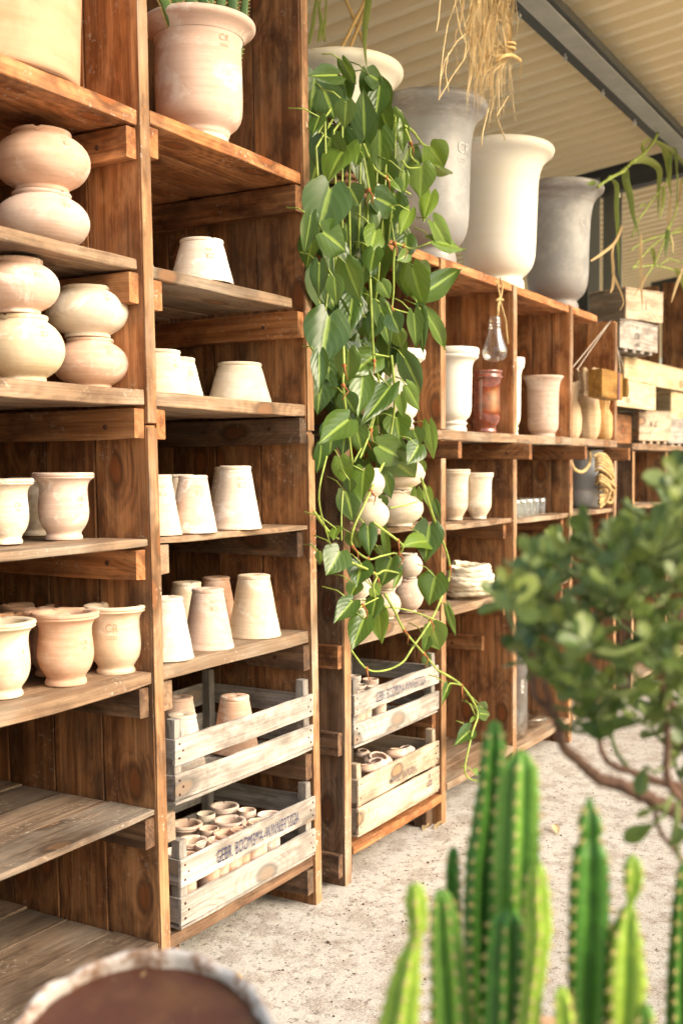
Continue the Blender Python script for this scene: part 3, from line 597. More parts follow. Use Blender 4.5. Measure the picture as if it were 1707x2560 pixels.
# --- crates
def crate(label, x0, x1, y0, y1, z0, H, mat, slats, gap, post=.05, text=None, M=None, grp='slatted wooden crates of clay pots on the lower shelves', floor=True):
    c = thing('slatted_crate', ((x0+x1)/2, (y0+y1)/2, z0), label, 'crate', grp); th = .011; pw_ = .032
    for (xa, ya) in ((x0+th, y0+th), (x1-th-pw_, y0+th), (x0+th, y1-th-pw_), (x1-th-pw_, y1-th-pw_)):
        mb = MB(); mb.board(xa, xa+pw_, ya, ya+pw_*1.1, z0+.004, z0+H+post, 'z', t=.45, seg=.05); mb.build('corner_post', mat, c)
    sh = (H-gap*(slats-1)-.012)/slats
    nm = MB()
    for i in range(slats):
        za = z0+.012+i*(sh+gap); zb = za+sh
        for (ya, yb, t_) in ((y0, y0+th, .85), (y1-th, y1, .3)):
            mb = MB(); mb.board(x0, x1, ya, yb, za, zb, 'x', t=t_+rnd.uniform(-.1, .1), j=.0022, ch=.002, seg=.05); mb.build('front_slat' if ya == y0 else 'back_slat', mat, c)
        for (xa, xb) in ((x0, x0+th), (x1-th, x1)):
            mb = MB(); mb.board(xa+.0015, xb-.0015, y0+th+.001, y1-th-.001, za+.004, zb-.002, 'y', t=.5, j=.002, ch=.002, seg=.05); mb.build('end_slat', mat, c)
        for xx in (x0+.018, x0+.034, x1-.018, x1-.032):
            for zz in (za+.25*sh, za+.78*sh) if abs(xx-x0-.018) < 1e-6 or abs(xx-x1+.018) < 1e-6 else (za+.5*sh,): nm.lathe([(0, -.001), (.0042, 0), (.003, .0022), (0, .0022)], 7, (0, 0, 0)); k = 28; nm.v[-k:] = [Vector((v.x+xx, y0+.001-v.z, v.y+zz)) for v in nm.v[-k:]]
    nm.build('nail_heads', NAILM, c)
    mb = MB(); y = y0+.002; 
    while y < y1-.03: w_ = min(.075, y1-y-.002); mb.board(x0+.003, x1-.003, y, y+w_-.008, z0, z0+.010, 'x', t=.6, j=.001); y += w_
    mb.build('base_slats', mat, c)
    for (s_, px, pz, sz, sx, m_, bold) in (text or []):
        vs, fs = textverts(s_, sz, sx, 0, bold); mb = MB(); mb.add([(px+v.x, y0-.0055, pz+v.y) for v in vs], fs); lo_ = mb.build('lettering', m_, c); fsl = [q for q in COL.objects if q.parent == c and q.name.startswith('front_slat')]; q = min(fsl, key=lambda q: abs(sum(v.co.z for v in q.data.vertices)/len(q.data.vertices)+z0-pz)); lo_.parent = q
    return c
crate('grey slatted crate of upturned cones, upper one in the right bay of the tall unit', 2.422, 3.150, 1.982, 2.43, .547, .192, W_GR, 2, .028, text=None)
crate('grey slatted crate with blue stencilled name and small pots, lowest in the tall unit', 2.445, 3.165, 1.985, 2.45, .182, .205, W_GR, 2, .030, text=[('GEBR. BOOMSMA-WINNERTSGA', 2.83, .345, .056, .50, INK, .0)])
crate('slatted crate with blue stencilled name, upper of two under the trailing plant', 3.432, 4.125, 1.985, 2.43, .487, .198, W_GR, 2, .032, text=[('GEBR. BOOMSMA-WINNERTSGA', 3.79, .645, .054, .48, INK, .0)])
cr4 = crate('warm brown slatted crate with faded name, lower of two under the trailing plant', 3.455, 4.13, 1.985, 2.43, .155, .215, W_PALE, 2, .010, text=[('MAGZ  JANSON', 3.80, .305, .040, .7, INKB, .0005), ('X', 4.03, .245, .030, .8, INKB, .001), ('UZS', 4.03, .215, .032, .7, INKB, .0015)])
G = 'clay pots packed in the lower slatted crate'
for i, (x, y, rp, k, m) in enumerate(((590, 100, 155, 'bell', C_BIS), (775, 135, 95, 'small', C_BIS), (440, 165, 98, 'small', C_YEL), (960, 170, 130, 'bell', C_PINK), (280, 245, 165, 'bell', C_BIS), (635, 215, 165, 'bell', C_BIS), (465, 285, 100, 'small', C_BIS), (850, 255, 110, 'bell', C_ORG), (660, 330, 155, 'bell', C_ORG), (330, 380, 150, 'bell', C_BIS), (545, 430, 130, 'small', C_ORG), (180, 470, 110, 'small', C_PINK), (340, 520, 120, 'bell', C_ORG), (1040, 260, 110, 'bell', C_YEL), (760, 420, 120, 'small', C_BIS), (960, 340, 110, 'small', C_PINK))):
    px, py, pr = 380+x*.3061, 1980+y*.3061, rp*.3061*.92
    rr = pr/FP*3.15; top = .198+.172
    nm = ('wide-rimmed', 'narrow round')[k == 'small']
    c = atZ(px, py, top); pz = .195
    if c.y < 1.985+rr+.015: c.y = 1.985+rr*.9+.02
    o = bpy.data.objects.new(NAMES[k], potmesh(k, m, i % 3)); COL.objects.link(o); o.location = (min(c.x, 3.14-rr), c.y, pz); o.scale = (rr, rr, .172/PRO_H[k]); o.rotation_euler = (0, 0, i*1.7)
    place = ('at the back left', 'at the back, right of the centre', 'at the back left, small', 'at the back right', 'at the left, second from the post', 'in the middle', 'left of the middle', 'right of the middle', 'in front of the middle', 'at the front left beside the post', 'behind the first letters', 'behind the left post', 'low behind the name at left', 'beside the right post', 'behind the middle letters', 'behind the last letters')[i]
    tag(o, f'{nm} clay pot {place}, in the lowest tall-unit crate', 'pot', G)
G = 'small cream pots standing in the stencilled crate under the plant'
for i, (x, y, rp) in enumerate(((415, 255, 62), (540, 280, 72), (450, 325, 72), (412, 372, 76), (585, 335, 78), (700, 350, 76), (520, 420, 74), (640, 420, 76), (760, 410, 76), (850, 370, 76), (380, 470, 70), (470, 540, 74))):
    px, py = 750+x*.3253, 1600+y*.3253; c = atZ(px, py, .665); rr = rp*.3253/FP*3.9
    if i > 5 or i == 3: c.y = max(c.y, 2.0+rr+.015)
    c.y = max(c.y, 2.0+rr+.015)
    o = bpy.data.objects.new('flower_pot', potmesh('small', (C_BIS, C_BIS, C_YEL, C_BIS, C_PINK, C_YEL)[i % 6], i % 3)); COL.objects.link(o); o.location = (min(max(c.x, 3.448+rr), 4.11-rr), c.y, .501); o.scale = (rr, rr, .155/2.5); o.rotation_euler = (0, 0, i*2.1)
    tag(o, 'small clay pot, '+('farthest back at the left', 'second at the back', 'third from the left', 'nearest the left post', 'mid back row', 'right of the middle', 'behind the first word', 'behind the dash', 'front right', 'rightmost', 'leftmost behind the post', 'at the front left corner')[i]+', in the upper crate under the plant', 'pot', G)
G = 'pink clay bowls heaped in the lowest crate under the plant'
for i, (x, y, rp, tl) in enumerate(((590, 905, 150, (.5, -.4)), (750, 862, 130, (.2, .3)), (520, 985, 95, (.3, .2)), (480, 870, 80, (-.2, .3)), (690, 960, 110, (.4, .2)), (860, 850, 90, (.1, -.4)))):
    c = atZ(750+x*.3253, 1600+y*.3253, .36); rr = rp*.3253/FP*3.9*.9; c.y = max(c.y, 2.01+rr)
    o = bpy.data.objects.new('squat_pot', potmesh('squat', (C_PINK, C_BIS)[i % 2], i % 3)); COL.objects.link(o); o.location = (min(c.x, 4.11-rr), c.y, .375-rr*.95); o.scale = (rr, rr, rr*.75); o.rotation_euler = (tl[0]*.5, tl[1]*.5, i)
    tag(o, 'pink rounded clay bowl, '+('biggest, at the left', 'right of the biggest', 'lowest at the front left', 'pale one at the back left', 'behind the faded letters', 'rightmost')[i]+', in the faded-name crate', 'bowl', G)

# --- long unit: pots on top
A = 'big glazed urns on top of the long unit'
pot('urn', 'white glazed urn planted with canes, leftmost of the big urns', 850, 163, 2.364, Y=2.32, hs=1.0, group=A)
pot('urn', 'zinc grey urn behind the trailing plant, second of the big urns', 1074, 146, 2.364, Y=2.15, mat=C_GREY, group=A, hs=.99, st=(.95, 1.9, .26, STAMPW))
pot('urn', 'plain white glazed urn between the two grey ones', 1246, 136, 2.368, Y=2.18, group=A, hs=.94)
pot('urn', 'zinc grey urn standing farthest right on the long unit', 1391, 113, 2.364, Y=2.19, mat=C_GREY, group=A, hs=1.0, st=(.95, 1.9, .26, STAMPW))
# --- long unit: middle shelf
pot('vase', 'white footed vase behind the trailing plant', 999, 66, 1.657, Y=2.14, hs=.98)
pot('vase', 'taller white footed vase farther back behind the trailing plant', 1000, 58, 1.657, Y=2.36, hs=1.75)
pot('vase', 'white vase at the left behind the leaves of the trailing plant', 925, 50, 1.657, Y=2.18, hs=1.1)
pot('vase', 'white footed vase beside the red glazed pot', 1131, 67, 1.657, Y=2.12, hs=1.02)
pot('red', 'shiny oxblood red glazed pot beside the white vase', 1209, 49, 1.657, Y=2.20, hs=.9, xmax=4.94)
pot('tall', 'tall pink clay pot with flared rim in the fifth bay', 1356, 51, 1.657, Y=2.14, hs=1.0)
pot('tall', 'yellowish tall pot tucked behind the pink one in the fifth bay', 1316, 46, 1.657, Y=2.3, mat=C_YEL, hs=1.1)
pot('vase', 'white ornamented vase peeping out from behind the post of the fifth bay', 1276, 34, 1.657, Y=2.22, hs=1.9)
A = 'carved sack-shaped vases'
pot('sack', 'largest carved sack-shaped vase under the hanging string', 1464, 35, 1.657, Y=2.14, hs=.98, group=A)
pot('sack', 'smaller carved sack-shaped vase at the right', 1509, 23, 1.657, Y=2.06, hs=.98, group=A)
pot('sack', 'sack-shaped vase half hidden by the post at the left', 1424, 28, 1.657, Y=2.10, hs=.98, group=A)
# fourth shelf
A = 'squat cream pots stacked behind the trailing plant'
stack('squat', ['wide cream squat pot, bottom of the fourth-shelf pile behind the plant', 'wide cream squat pot, top of the fourth-shelf pile behind the plant'], (996, 1000), (63, 64), 1.277, 2.2, (C_CRM, C_CRM), (1.15, 1.15), A, yb=1316, st=False)
stack('squat', ['straw-coloured squat pot, lower left behind the plant on the fourth shelf', 'straw-coloured squat pot, upper left behind the plant on the fourth shelf'], (925, 920), (48, 46), 1.277, 2.2, (C_YEL, C_YEL), (1.35, 1.35), A, yb=1328, st=False)
stack('squat', ['small pink squat pot, lower right on the fifth shelf behind the plant', 'small cream squat pot, upper right on the fifth shelf behind the plant'], (1019, 1022), (40, 34), .907, 2.2, (C_PINK, C_CRM), (1.7, 1.5), A, yb=1533, st=False)
stack('squat', ['small cream squat pot, lower middle on the fifth shelf behind the plant', 'small cream squat pot, upper middle on the fifth shelf behind the plant'], (964, 968), (38, 37), .907, 2.2, (C_CRM, C_CRM), (1.5, 1.4), A, yb=1549, st=False)
stack('squat', ['small yellowish squat pot, leftmost on the fifth shelf behind the plant', 'small cream squat pot, upper left on the fifth shelf behind the plant'], (893, 893), (37, 36), .907, 2.2, (C_YEL, C_CRM), (1.6, 1.5), A, yb=1575, st=False)
pot('lily', 'cream goblet-shaped pot at the left of the pair under the white vase', 1134, 41, 1.260, yb=1301, hs=1.10, group='cream goblet pots')
pot('lily', 'cream goblet-shaped pot with ringed rim at the right of the pair', 1195, 38, 1.260, yb=1298, mat=C_YEL, hs=1.08, group='cream goblet pots')

# ================================================================ GLASS, ROPE, METAL
def lathe_obj(name, prof, c, mat, n=40, label=None, cat=None, group=None, sc=1.0, parent=None, wob=0):
    mb = MB(); mb.lathe(prof, n, wob=wob); me = bpy.data.meshes.new(name); me.from_pydata([tuple(p) for p in mb.v], [], mb.f); me.polygons.foreach_set('use_smooth', [True]*len(me.polygons)); me.materials.append(mat); me.update()
    o = bpy.data.objects.new(name, me); COL.objects.link(o); o.location = c; o.scale = (sc, sc, sc)
    if parent: o.parent = parent; o.location = Vector(c)-parent.location
    return tag(o, label, cat, group)
# light bulb vase on a string
bp = atY(1236, 905, 1.955); bs = .0325*depth(bp)/4.85
bz = bp.z; B = thing('bulb_vase', (bp.x, bp.y, bz), 'clear glass bulb-shaped vase hanging on a knotted jute string', 'hanging vase')
hb = (905-790)/FP*depth(bp); rb_ = 32/FP*depth(bp)
pr = smoothprof([(.02, 0), (.45, .02), (.8, .16), (1.0, .5), (.97, .85), (.78, 1.3), (.58, 1.8), (.50, 2.2), (.50, 2.25), (.45, 2.3), (.50, 2.4), (.45, 2.5), (.50, 2.6), (.45, 2.7), (.46, 2.95), (.36, 3.1), (.1, 3.15)], 2)
k_ = hb/3.15
lathe_obj('bulb_glass', [(r*rb_, z*k_) for r, z in pr], (bp.x, bp.y, bz), THIN, parent=B)
mb = MB(); P = lambda x, y: atY(x, y, 1.955)
mb.tube([P(1243, 792), P(1244, 760), P(1250, 748), P(1244, 715), P(1243, 708)], .0045, 7); mb.tube([P(1244, 792), P(1247, 755), P(1252, 740), P(1256, 712), P(1250, 703)], .0045, 7)
mb.tube([P(1248, 750), P(1256, 775), P(1263, 800), P(1266, 835), P(1269, 860)], .0045, 7); mb.tube([P(1240, 751), P(1248, 747), P(1256, 750)], .006, 7); mb.build('string', ROPET, B, True)
mb = MB(); mb.tube([P(1250, 693), P(1249, 712)], .0018, 6); mb.build('nail', NAILM, B)

def rope_tube(mb, pts, r, n=10, tw=34, seg=None):
    """three-strand look: tube with twisted lobes"""
    pts = [Vector(p) for p in pts]; P2 = []
    for i in range(len(pts)-1):
        p0 = pts[max(i-1, 0)]; p1 = pts[i]; p2 = pts[i+1]; p3 = pts[min(i+2, len(pts)-1)]; k = max(2, int((p2-p1).length/(r*.8)))
        for q in range(k):
            t = q/k; P2.append(.5*((2*p1)+(-p0+p2)*t+(2*p0-5*p1+4*p2-p3)*t*t+(-p0+3*p1-3*p2+p3)*t**3))
    P2.append(pts[-1]); L = 0; vs = []; up = None; m = len(P2)
    for i, p in enumerate(P2):
        d = (P2[min(i+1, m-1)]-P2[max(i-1, 0)]).normalized()
        if up is None: up = d.orthogonal().normalized()
        up = (up-d*up.dot(d)).normalized(); s_ = d.cross(up)
        if i: L += (p-P2[i-1]).length
        for k in range(n):
            a = 2*math.pi*k/n; rr = r*(.70+.40*abs(math.cos(1.5*(a-L/r*.62)))**.7); vs.append(p+(up*math.cos(a)+s_*math.sin(a))*rr)
    fs = [(i*n+k, i*n+(k+1) % n, (i+1)*n+(k+1) % n, (i+1)*n+k) for i in range(m-1) for k in range(n)]; mb.add(vs, fs)
# cream rope coil on fifth shelf
c = atZ(1172, 1500, .907); R0 = 66/FP*depth(c); c += Vector((c.x, c.y, 0)).normalized()*R0*.8; c.z = .907; c.x = max(c.x, 4.24+R0)
mb = MB(); pts = []; rr_ = .0135
for layer in range(6):
    for q in range(30):
        a = 2*math.pi*q/30+layer*.3; rad = R0-rr_-.008*abs(layer-2.5)+.004*math.sin(3*a+layer*2); pts.append((c.x+rad*math.cos(a), c.y+rad*math.sin(a), .907+rr_+(layer+q/30)*.0225+.004*math.sin(2*a+layer)))
rope_tube(mb, pts, rr_, 12); pts = []
for layer in range(4):
    for q in range(24):
        a = 2*math.pi*q/24; rad = R0-rr_*3.1; pts.append((c.x+rad*math.cos(a), c.y+rad*math.sin(a), .907+rr_+(layer+q/24)*.024))
rope_tube(mb, pts, rr_, 10); tag(mb.build('rope_coil', ROPEW, None, True), 'thick cream rope coiled on the weathered shelf below the goblet pots', 'rope')

# tumblers
tumb = smoothprof([(0, 0), (.034, 0), (.037, .002), (.041, .09), (.0395, .09), (.036, .012), (.0, .011)], 1)
G1 = 'clear tumblers in rows on the fourth shelf'; G2 = 'clear tumblers in rows on the fifth shelf'
tm = None
def tumbler(c, lab, g):
    global tm
    if tm is None: o = lathe_obj('glass_tumbler', tumb, c, THIN, 24); tm = o
    else: o = tm.copy(); COL.objects.link(o); o.location = c
    tag(o, lab, 'glass', g)
for j in range(3):
    for i in range(5): tumbler((5.09+i*.086, 2.05+j*.086, 1.251), 'clear glass tumbler in the tight block of glasses under the tall pink pot', G1)
for (x, y) in ((5.10, 2.08), (5.19, 2.06), (5.12, 2.18), (5.28, 2.1), (5.36, 2.05), (5.24, 2.2), (5.38, 2.17), (5.48, 2.07)): tumbler((x, y, .906), 'clear glass tumbler in the loose group behind the tips of the jade plant', G2)
# glass cylinder jar, low
gj = thing('glass_jar', (5.20, 2.12, .141), 'tall clear glass jar with white marks at the foot of the fifth bay', 'jar')
lathe_obj('jar_glass', smoothprof([(0, .004), (.09, 0), (.10, .01), (.103, .45), (.106, .455), (.102, .46), (.098, .45), (.095, .03), (0, .02)], 1), (5.20, 2.12, .141), THIN, parent=gj)
mb = MB(); vs, fs = textverts('X(B)II', .026, 1); out = []
for v in vs: a = math.atan2(-2.1, -5.2)+.75+v.y/.105; out.append((5.20+.106*math.cos(a), 2.12+.106*math.sin(a), .141+.27+v.x))
mb.add(out, fs); mb.build('printed_mark', GREYP, gj)
lathe_obj('glass_dish', smoothprof([(0, .003), (.09, 0), (.12, .02), (.13, .05), (.126, .05), (.115, .024), (0, .012)], 1), (5.50, 2.15, .141), THIN, label='low clear glass dish on the bottom board beside the tall jar', cat='dish')
# zinc basins with rope
bc = atY(1462, 1280, 2.16); bc.z = 1.251; mb = MB()
bas = smoothprof([(0, .004), (.075, 0), (.085, .006), (.10, .06), (.103, .112), (.112, .114), (.113, .119), (.105, .12), (.099, .11), (.093, .05), (.075, .012), (0, .010)], 1)
b0_ = None
for i in range(19):
    if b0_ is None: o = b0_ = lathe_obj('zinc_basin', bas, bc, ZINC, 48, sc=1.0)
    else: o = b0_.copy(); COL.objects.link(o)
    o.location = bc+Vector((rnd.uniform(-.001, .001), rnd.uniform(-.001, .001), i*.0125))
    tag(o, 'round zinc basin nested in the tall pile under the sack-shaped vases' if i else 'lowest round zinc basin of the nested pile, its whole side showing', 'basin', 'nested zinc basins')
Pn = lambda x, y, Y=2.06: atY(x, y, Y)
mb = MB(); rope_tube(mb, [Pn(1472, 1128), Pn(1474, 1150), Pn(1466, 1170), Pn(1452, 1180), Pn(1436, 1174), Pn(1428, 1160), Pn(1424, 1135)], .010, 10)
tag(mb.build('rope_loop', ROPET, None, True), 'loop of jute rope hanging in front of the zinc basins', 'rope')
mb = MB()
for i in range(9):
    y0 = 1138+i*9+rnd.uniform(-5, 5); jj = rnd.uniform(-7, 5); pts = [Pn(1484+i*.7+rnd.uniform(-2, 2), y0-2, 2.03), Pn(1500, y0-8, 2.0), Pn(1520, y0+6, 1.98), Pn(1536-abs(i-4)*2+jj, y0+22, 1.985), Pn(1530-i+jj, y0+44+rnd.uniform(-6, 6), 2.01+rnd.uniform(-.02, .01)), Pn(1514-i, y0+48-i, 2.02), Pn(1496, y0+32+i*2, 2.03)]
    rope_tube(mb, pts, .0085, 8)
for i in range(3): rope_tube(mb, [Pn(1510+i*6, 1225, 2.02), Pn(1506+i*5, 1250, 2.02), Pn(1498+i*4, 1270-i*4, 2.03)], .010, 8)
rope_tube(mb, [Pn(1490, 1136, 2.03), Pn(1510, 1138, 1.99), Pn(1525, 1160, 1.98), Pn(1530, 1185, 1.99)], .011, 8)
tag(mb.build('rope_hank', ROPET, None, True), 'jute rope bunched in a hank beside the pile of zinc basins', 'rope')
# amber wooden mold hung on string
ml = thing('wooden_mold', atY(1538, 965, 1.93), 'amber wooden block mould hanging on string before the last post', 'mould')
c0 = ml.location
mb = MB(); mb.board(c0.x-.34, c0.x+.05, 1.90, 1.985, c0.z-.085, c0.z+.075, 'x', .6, .002, .006); mb.build('body', W_MOLD, ml)
mb = MB(); mb.board(c0.x-.06, c0.x-.03, 1.896, 1.899, c0.z-.086, c0.z+.076, 'z', .1, .0, .001); mb.build('painted_band', simple('faded_violet', (.16, .07, .09), .7), ml)
mb = MB(); mb.board(c0.x+.075, c0.x+.10, 1.88, 1.99, c0.z-.06, c0.z+.05, 'z', .7, .002, .012); mb.tube([(c0.x+.05, 1.94, c0.z), (c0.x+.08, 1.94, c0.z)], .02, 8); mb.build('end_handle', W_MOLD, ml)
mb = MB(); tp = Vector((6.585, 2.03, 2.37))
for q in (atY(1431, 918, 1.94), atY(1442, 924, 1.96)): mb.tube([tp, q], .0022, 5)
for q in (atY(1550, 930, 1.93), atY(1561, 930, 1.97)): mb.tube([tp+Vector((.03, 0, -.02)), (6.63, 2.0, 2.2), q], .0022, 5)
mb.build('string', TWINE, ml)

# ================================================================ WINE CRATES on the far unit
def wbox(label, xl, yb, zb, w_, d_, h_, rz, mat, marks=(), teeth=True, D=None, grp='pale wooden wine crates piled on the far shelf unit'):
    """xl,yb: photo pixel of the front bottom left corner; front runs along rotated x"""
    p = atY(xl, yb, D); o_ = (p.x, p.y, zb); t = thing('wine_crate', o_, label, 'crate', grp, rz); th = .014
    def pc(nm, m_, *a, **k): mb = MB(); mb.board(*a, **k); o = mb.build(nm, m_, None); loc = o.location.copy(); o.parent = t; o.location = loc; return o
    pc('front_board', mat, 0, w_, 0, th, 0, h_, 'x', t=.8, ch=.002); pc('end_board', mat, 0, th, th+.001, d_, .002, h_-.002, 'y', t=.15, ch=.002); pc('end_board', mat, w_-th, w_, th+.001, d_, .002, h_-.002, 'y', t=.4)
    pc('back_board', mat, th+.001, w_-th-.001, d_-th, d_, .002, h_-.004, 'x', t=.5); pc('lid', mat, -.003, w_+.003, -.003, d_+.002, h_+.0005, h_+.011, 'x', t=.7, ch=.002)
    if teeth:
        for i in range(4): xx = w_*(.12+.22*i); pc('runner', mat, xx, xx+w_*.09, .004, d_, -.022, -.001, 'y', t=.6)
    for (s_, px, pz, sz, sx, m_) in marks:
        vs, fs = textverts(s_, sz, sx, 0, .0005); me = bpy.data.meshes.new('printed_mark'); me.from_pydata([(px+v.x, -.004, pz+v.y) for v in vs], [], fs); me.materials.append(m_); o = bpy.data.objects.new('printed_mark', me); COL.objects.link(o); o.parent = t
    return t
zt = 1.646
wbox('pale open-grained crate with jointed end, bottom left of the pile on the far unit', 1597, 1112, zt+.022, .30, .30, .19, R(-28), W_PALE, [('R Z', .13, .11, .05, .8, INKB)], D=2.07)
wbox('greyish pink crate at the bottom right of the pile on the far unit', 1668, 1112, zt+.022, .55, .30, .17, R(-10), W_GR, D=2.10)
mb = MB(); p = Vector((6.68, 2.11, zt)); tb = thing('wooden_tray', p, 'dark brown wooden tray tucked behind the last post under the pale crates', 'tray')
mb.board(6.68, 7.35, 2.12, 2.14, zt+.002, zt+.19, 'x', t=.6); mb.build('front_board', W_PAN, tb); mb = MB(); mb.board(6.68, 7.35, 2.16, 2.40, zt+.002, zt+.02, 'x', t=.4); mb.build('base_board', W_PAN, tb)
wbox('long straw-yellow crate with printed crest, second layer of the pile', 1535, 1036, zt+.222, .74, .34, .165, R(-4), W_YEL, [('(R', .22, .095, .07, .8, INKB), ('UZES', .22, .04, .04, .9, INKB)], teeth=False, D=2.03)
wbox('bright yellow pine crate at the right edge, second layer of the pile', 1677, 1050, zt+.215, .5, .3, .19, R(-4), W_YEL, D=2.16)
wbox('yellow pine crate in the third layer behind the hanging mould', 1560, 984, zt+.41, 1.3, .30, .15, R(-3), W_YEL, teeth=False, D=2.12)
wbox('weathered pinkish crate with crest and UZES print, second from the top', 1548, 962, zt+.598, .50, .32, .17, R(-12), W_GR, [('Y', .22, .135, .04, .8, INKB), ('CR', .22, .085, .06, .8, INKB), ('UZES', .22, .03, .03, .9, INKB)], D=2.07)
wbox('pale crate with a small faded red print, topmost of the pile', 1563, 888, zt+.79, .38, .30, .19, R(-22), W_PALE, [('T', .20, .115, .035, .8, REDI), ('I', .20, .085, .05, 1.2, REDI)], teeth=False, D=2.07)

# ================================================================ NEAR CLAY POT with brown soil
np_ = thing('clay_bowl', (.914, .808, 0), 'round clay bowl with chalky chipped rim and brown soil, tilted in the foreground', 'bowl')
mb = MB(); mb.lathe(smoothprof([(0, 0), (.12, 0), (.125, .02), (.10, .08), (.08, .4), (.09, .70), (.105, .725), (.09, .74), (0, .72)], 1), 40, (.914, .808, 0)); mb.build('pedestal', C_ORG, np_, True)
BT = Matrix.Translation(np_.location+Vector((0, 0, .850))) @ Matrix.Scale(.86, 4) @ Matrix.Rotation(R(20), 4, Vector((RT.x, RT.y, 0)).normalized())
def bowlpart(name, prof, mat, n=96, jit=0):
    mb = MB(); mb.lathe(prof, n)
    if jit: mb.v = [v+Vector((v.x, v.y, 0)).normalized()*noise.noise(v*26)*jit+Vector((0, 0, noise.noise(v*31+Vector((5, 5, 5)))*jit)) for v in mb.v]
    mb.v = [BT @ v for v in mb.v]; return mb.build(name, mat, np_, True)
bowlpart('wall', smoothprof([(0, -.125), (.06, -.12), (.12, -.085), (.162, -.035), (.172, -.022), (.160, -.026), (.14, -.04), (.05, -.08), (0, -.08)], 1), C_ORG)
RIM = NT('limed_rim'); tc = RIM.n('ShaderNodeTexCoord'); cc = RIM.mix(RIM.mapr(RIM.noise(tc.outputs['Object'], 30, 5, .7), .42, .62), (.60, .54, .49), (.26, .155, .10)); RIM.fin(cc, .85, .2); RIM.bump(RIM.noise(tc.outputs['Object'], 60, 4, .7), .8, .004); RIM = RIM.m
bowlpart('rim', smoothprof([(.171, -.014), (.171, .002), (.1735, .007), (.179, .009), (.1835, .005), (.185, -.004), (.181, -.02), (.175, -.03), (.171, -.014)], 1), RIM, 120, .007)
SO2 = NT('brown_soil'); tc = SO2.n('ShaderNodeTexCoord'); v_ = tc.outputs['Object']
cc = SO2.mix(SO2.mapr(SO2.noise(v_, 12, 4, .6), .4, .65), (.085, .030, .016), (.12, .052, .022)); cc = SO2.mix(SO2.mapr(SO2.noise(v_, 55, 3, .6), .66, .72), cc, (.30, .19, .09)); SO2.fin(cc, .5, .4); SO2.bump(SO2.noise(v_, 40, 4, .6), .5, .004)
bowlpart('soil', [(0, -.006), (.05, -.005), (.1, -.008), (.14, -.012), (.1715, -.014)], SO2.m)

# ================================================================ PLANTS
def leafmesh(mb, A, T, wd, n, kind='heart', fold=.12, curl=.12, t=.5, seed=0, cols=8, rows=11):
    A = Vector(A); T = Vector(T); d = T-A; L = d.length; d = d/L; n = (n-d*n.dot(d)).normalized(); sd_ = d.cross(n)
    tabs = dict(heart=[(0, .62), (.08, .84), (.2, .99), (.32, 1), (.48, .87), (.64, .63), (.78, .38), (.88, .19), (.95, .08), (1, 0)],
                obov=[(0, .10), (.1, .26), (.3, .62), (.55, .97), (.72, 1), (.86, .82), (.95, .5), (1, .12)],
                blade=[(0, .5), (.05, .8), (.2, 1), (.5, .9), (.8, .55), (1, 0)])[kind]
    def wf(u):
        for (a, x), (b, y) in zip(tabs, tabs[1:]):
            if u <= b: return x+(y-x)*(u-a)/(b-a)
        return 0
    vs = []; gs = []
    ph = seed*1.7
    for i in range(rows+1):
        u = i/rows
        for j in range(cols+1):
            s = -1+2*j/cols; a = abs(s); w_ = wf(u)*wd*.5
            back = 0
            if kind == 'heart': back = L*.22*math.sin(math.pi*min(1, a*.80+.02))*(1-u)**3
            x = s*w_; y = u*L-back
            z = a*w_*fold*2*(1-.5*a)-curl*L*u*u+.02*L*math.sin(u*7+s*2+ph)*a+(.03*L*math.sin(ph*2+s*3))*a
            vs.append(A+d*y+sd_*x+n*z); gs.append((s, u, seed*.37))
    fs = [(i*(cols+1)+j, i*(cols+1)+j+1, (i+1)*(cols+1)+j+1, (i+1)*(cols+1)+j) for i in range(rows) for j in range(cols)]
    mb.add(vs, fs, gs, t)
CROP = {5: (750, 100, .26786), 6: (750, 620, .26786), 7: (750, 1140, .3253), 8: (750, 1600, .3253)}
def cp(c, x, y): a, b, k = CROP[c]; return a+x*k, b+y*k
PH = thing('trailing_philodendron', (3.62, 2.08, 2.364), 'philodendron with variegated heart-shaped leaves trailing from a basket over the shelves', 'plant')
mb = MB()
for r_ in range(15):
    pts = []; zz = 2.372+r_*.0265
    for q in range(49):
        a = 2*math.pi*q/48; rad = .145+r_*.0028+.006*math.sin(a*12+(r_ % 2)*math.pi); pts.append((3.59+rad*math.cos(a), 2.20+rad*math.sin(a), zz))
    mb.tube(pts, .0125, 6, cap=False)
for q in range(24):
    a = 2*math.pi*q/24; mb.tube([(3.59+.147*math.cos(a), 2.20+.147*math.sin(a), 2.368), (3.59+.188*math.cos(a), 2.20+.188*math.sin(a), 2.77)], .007, 5)
mb.build('basket', WICK, PH, True)
mb = MB(); mb.lathe([(0, 0), (.10, 0), (.14, .01)], 30, (3.59, 2.20, 2.73)); mb.build('soil', SOIL, PH)
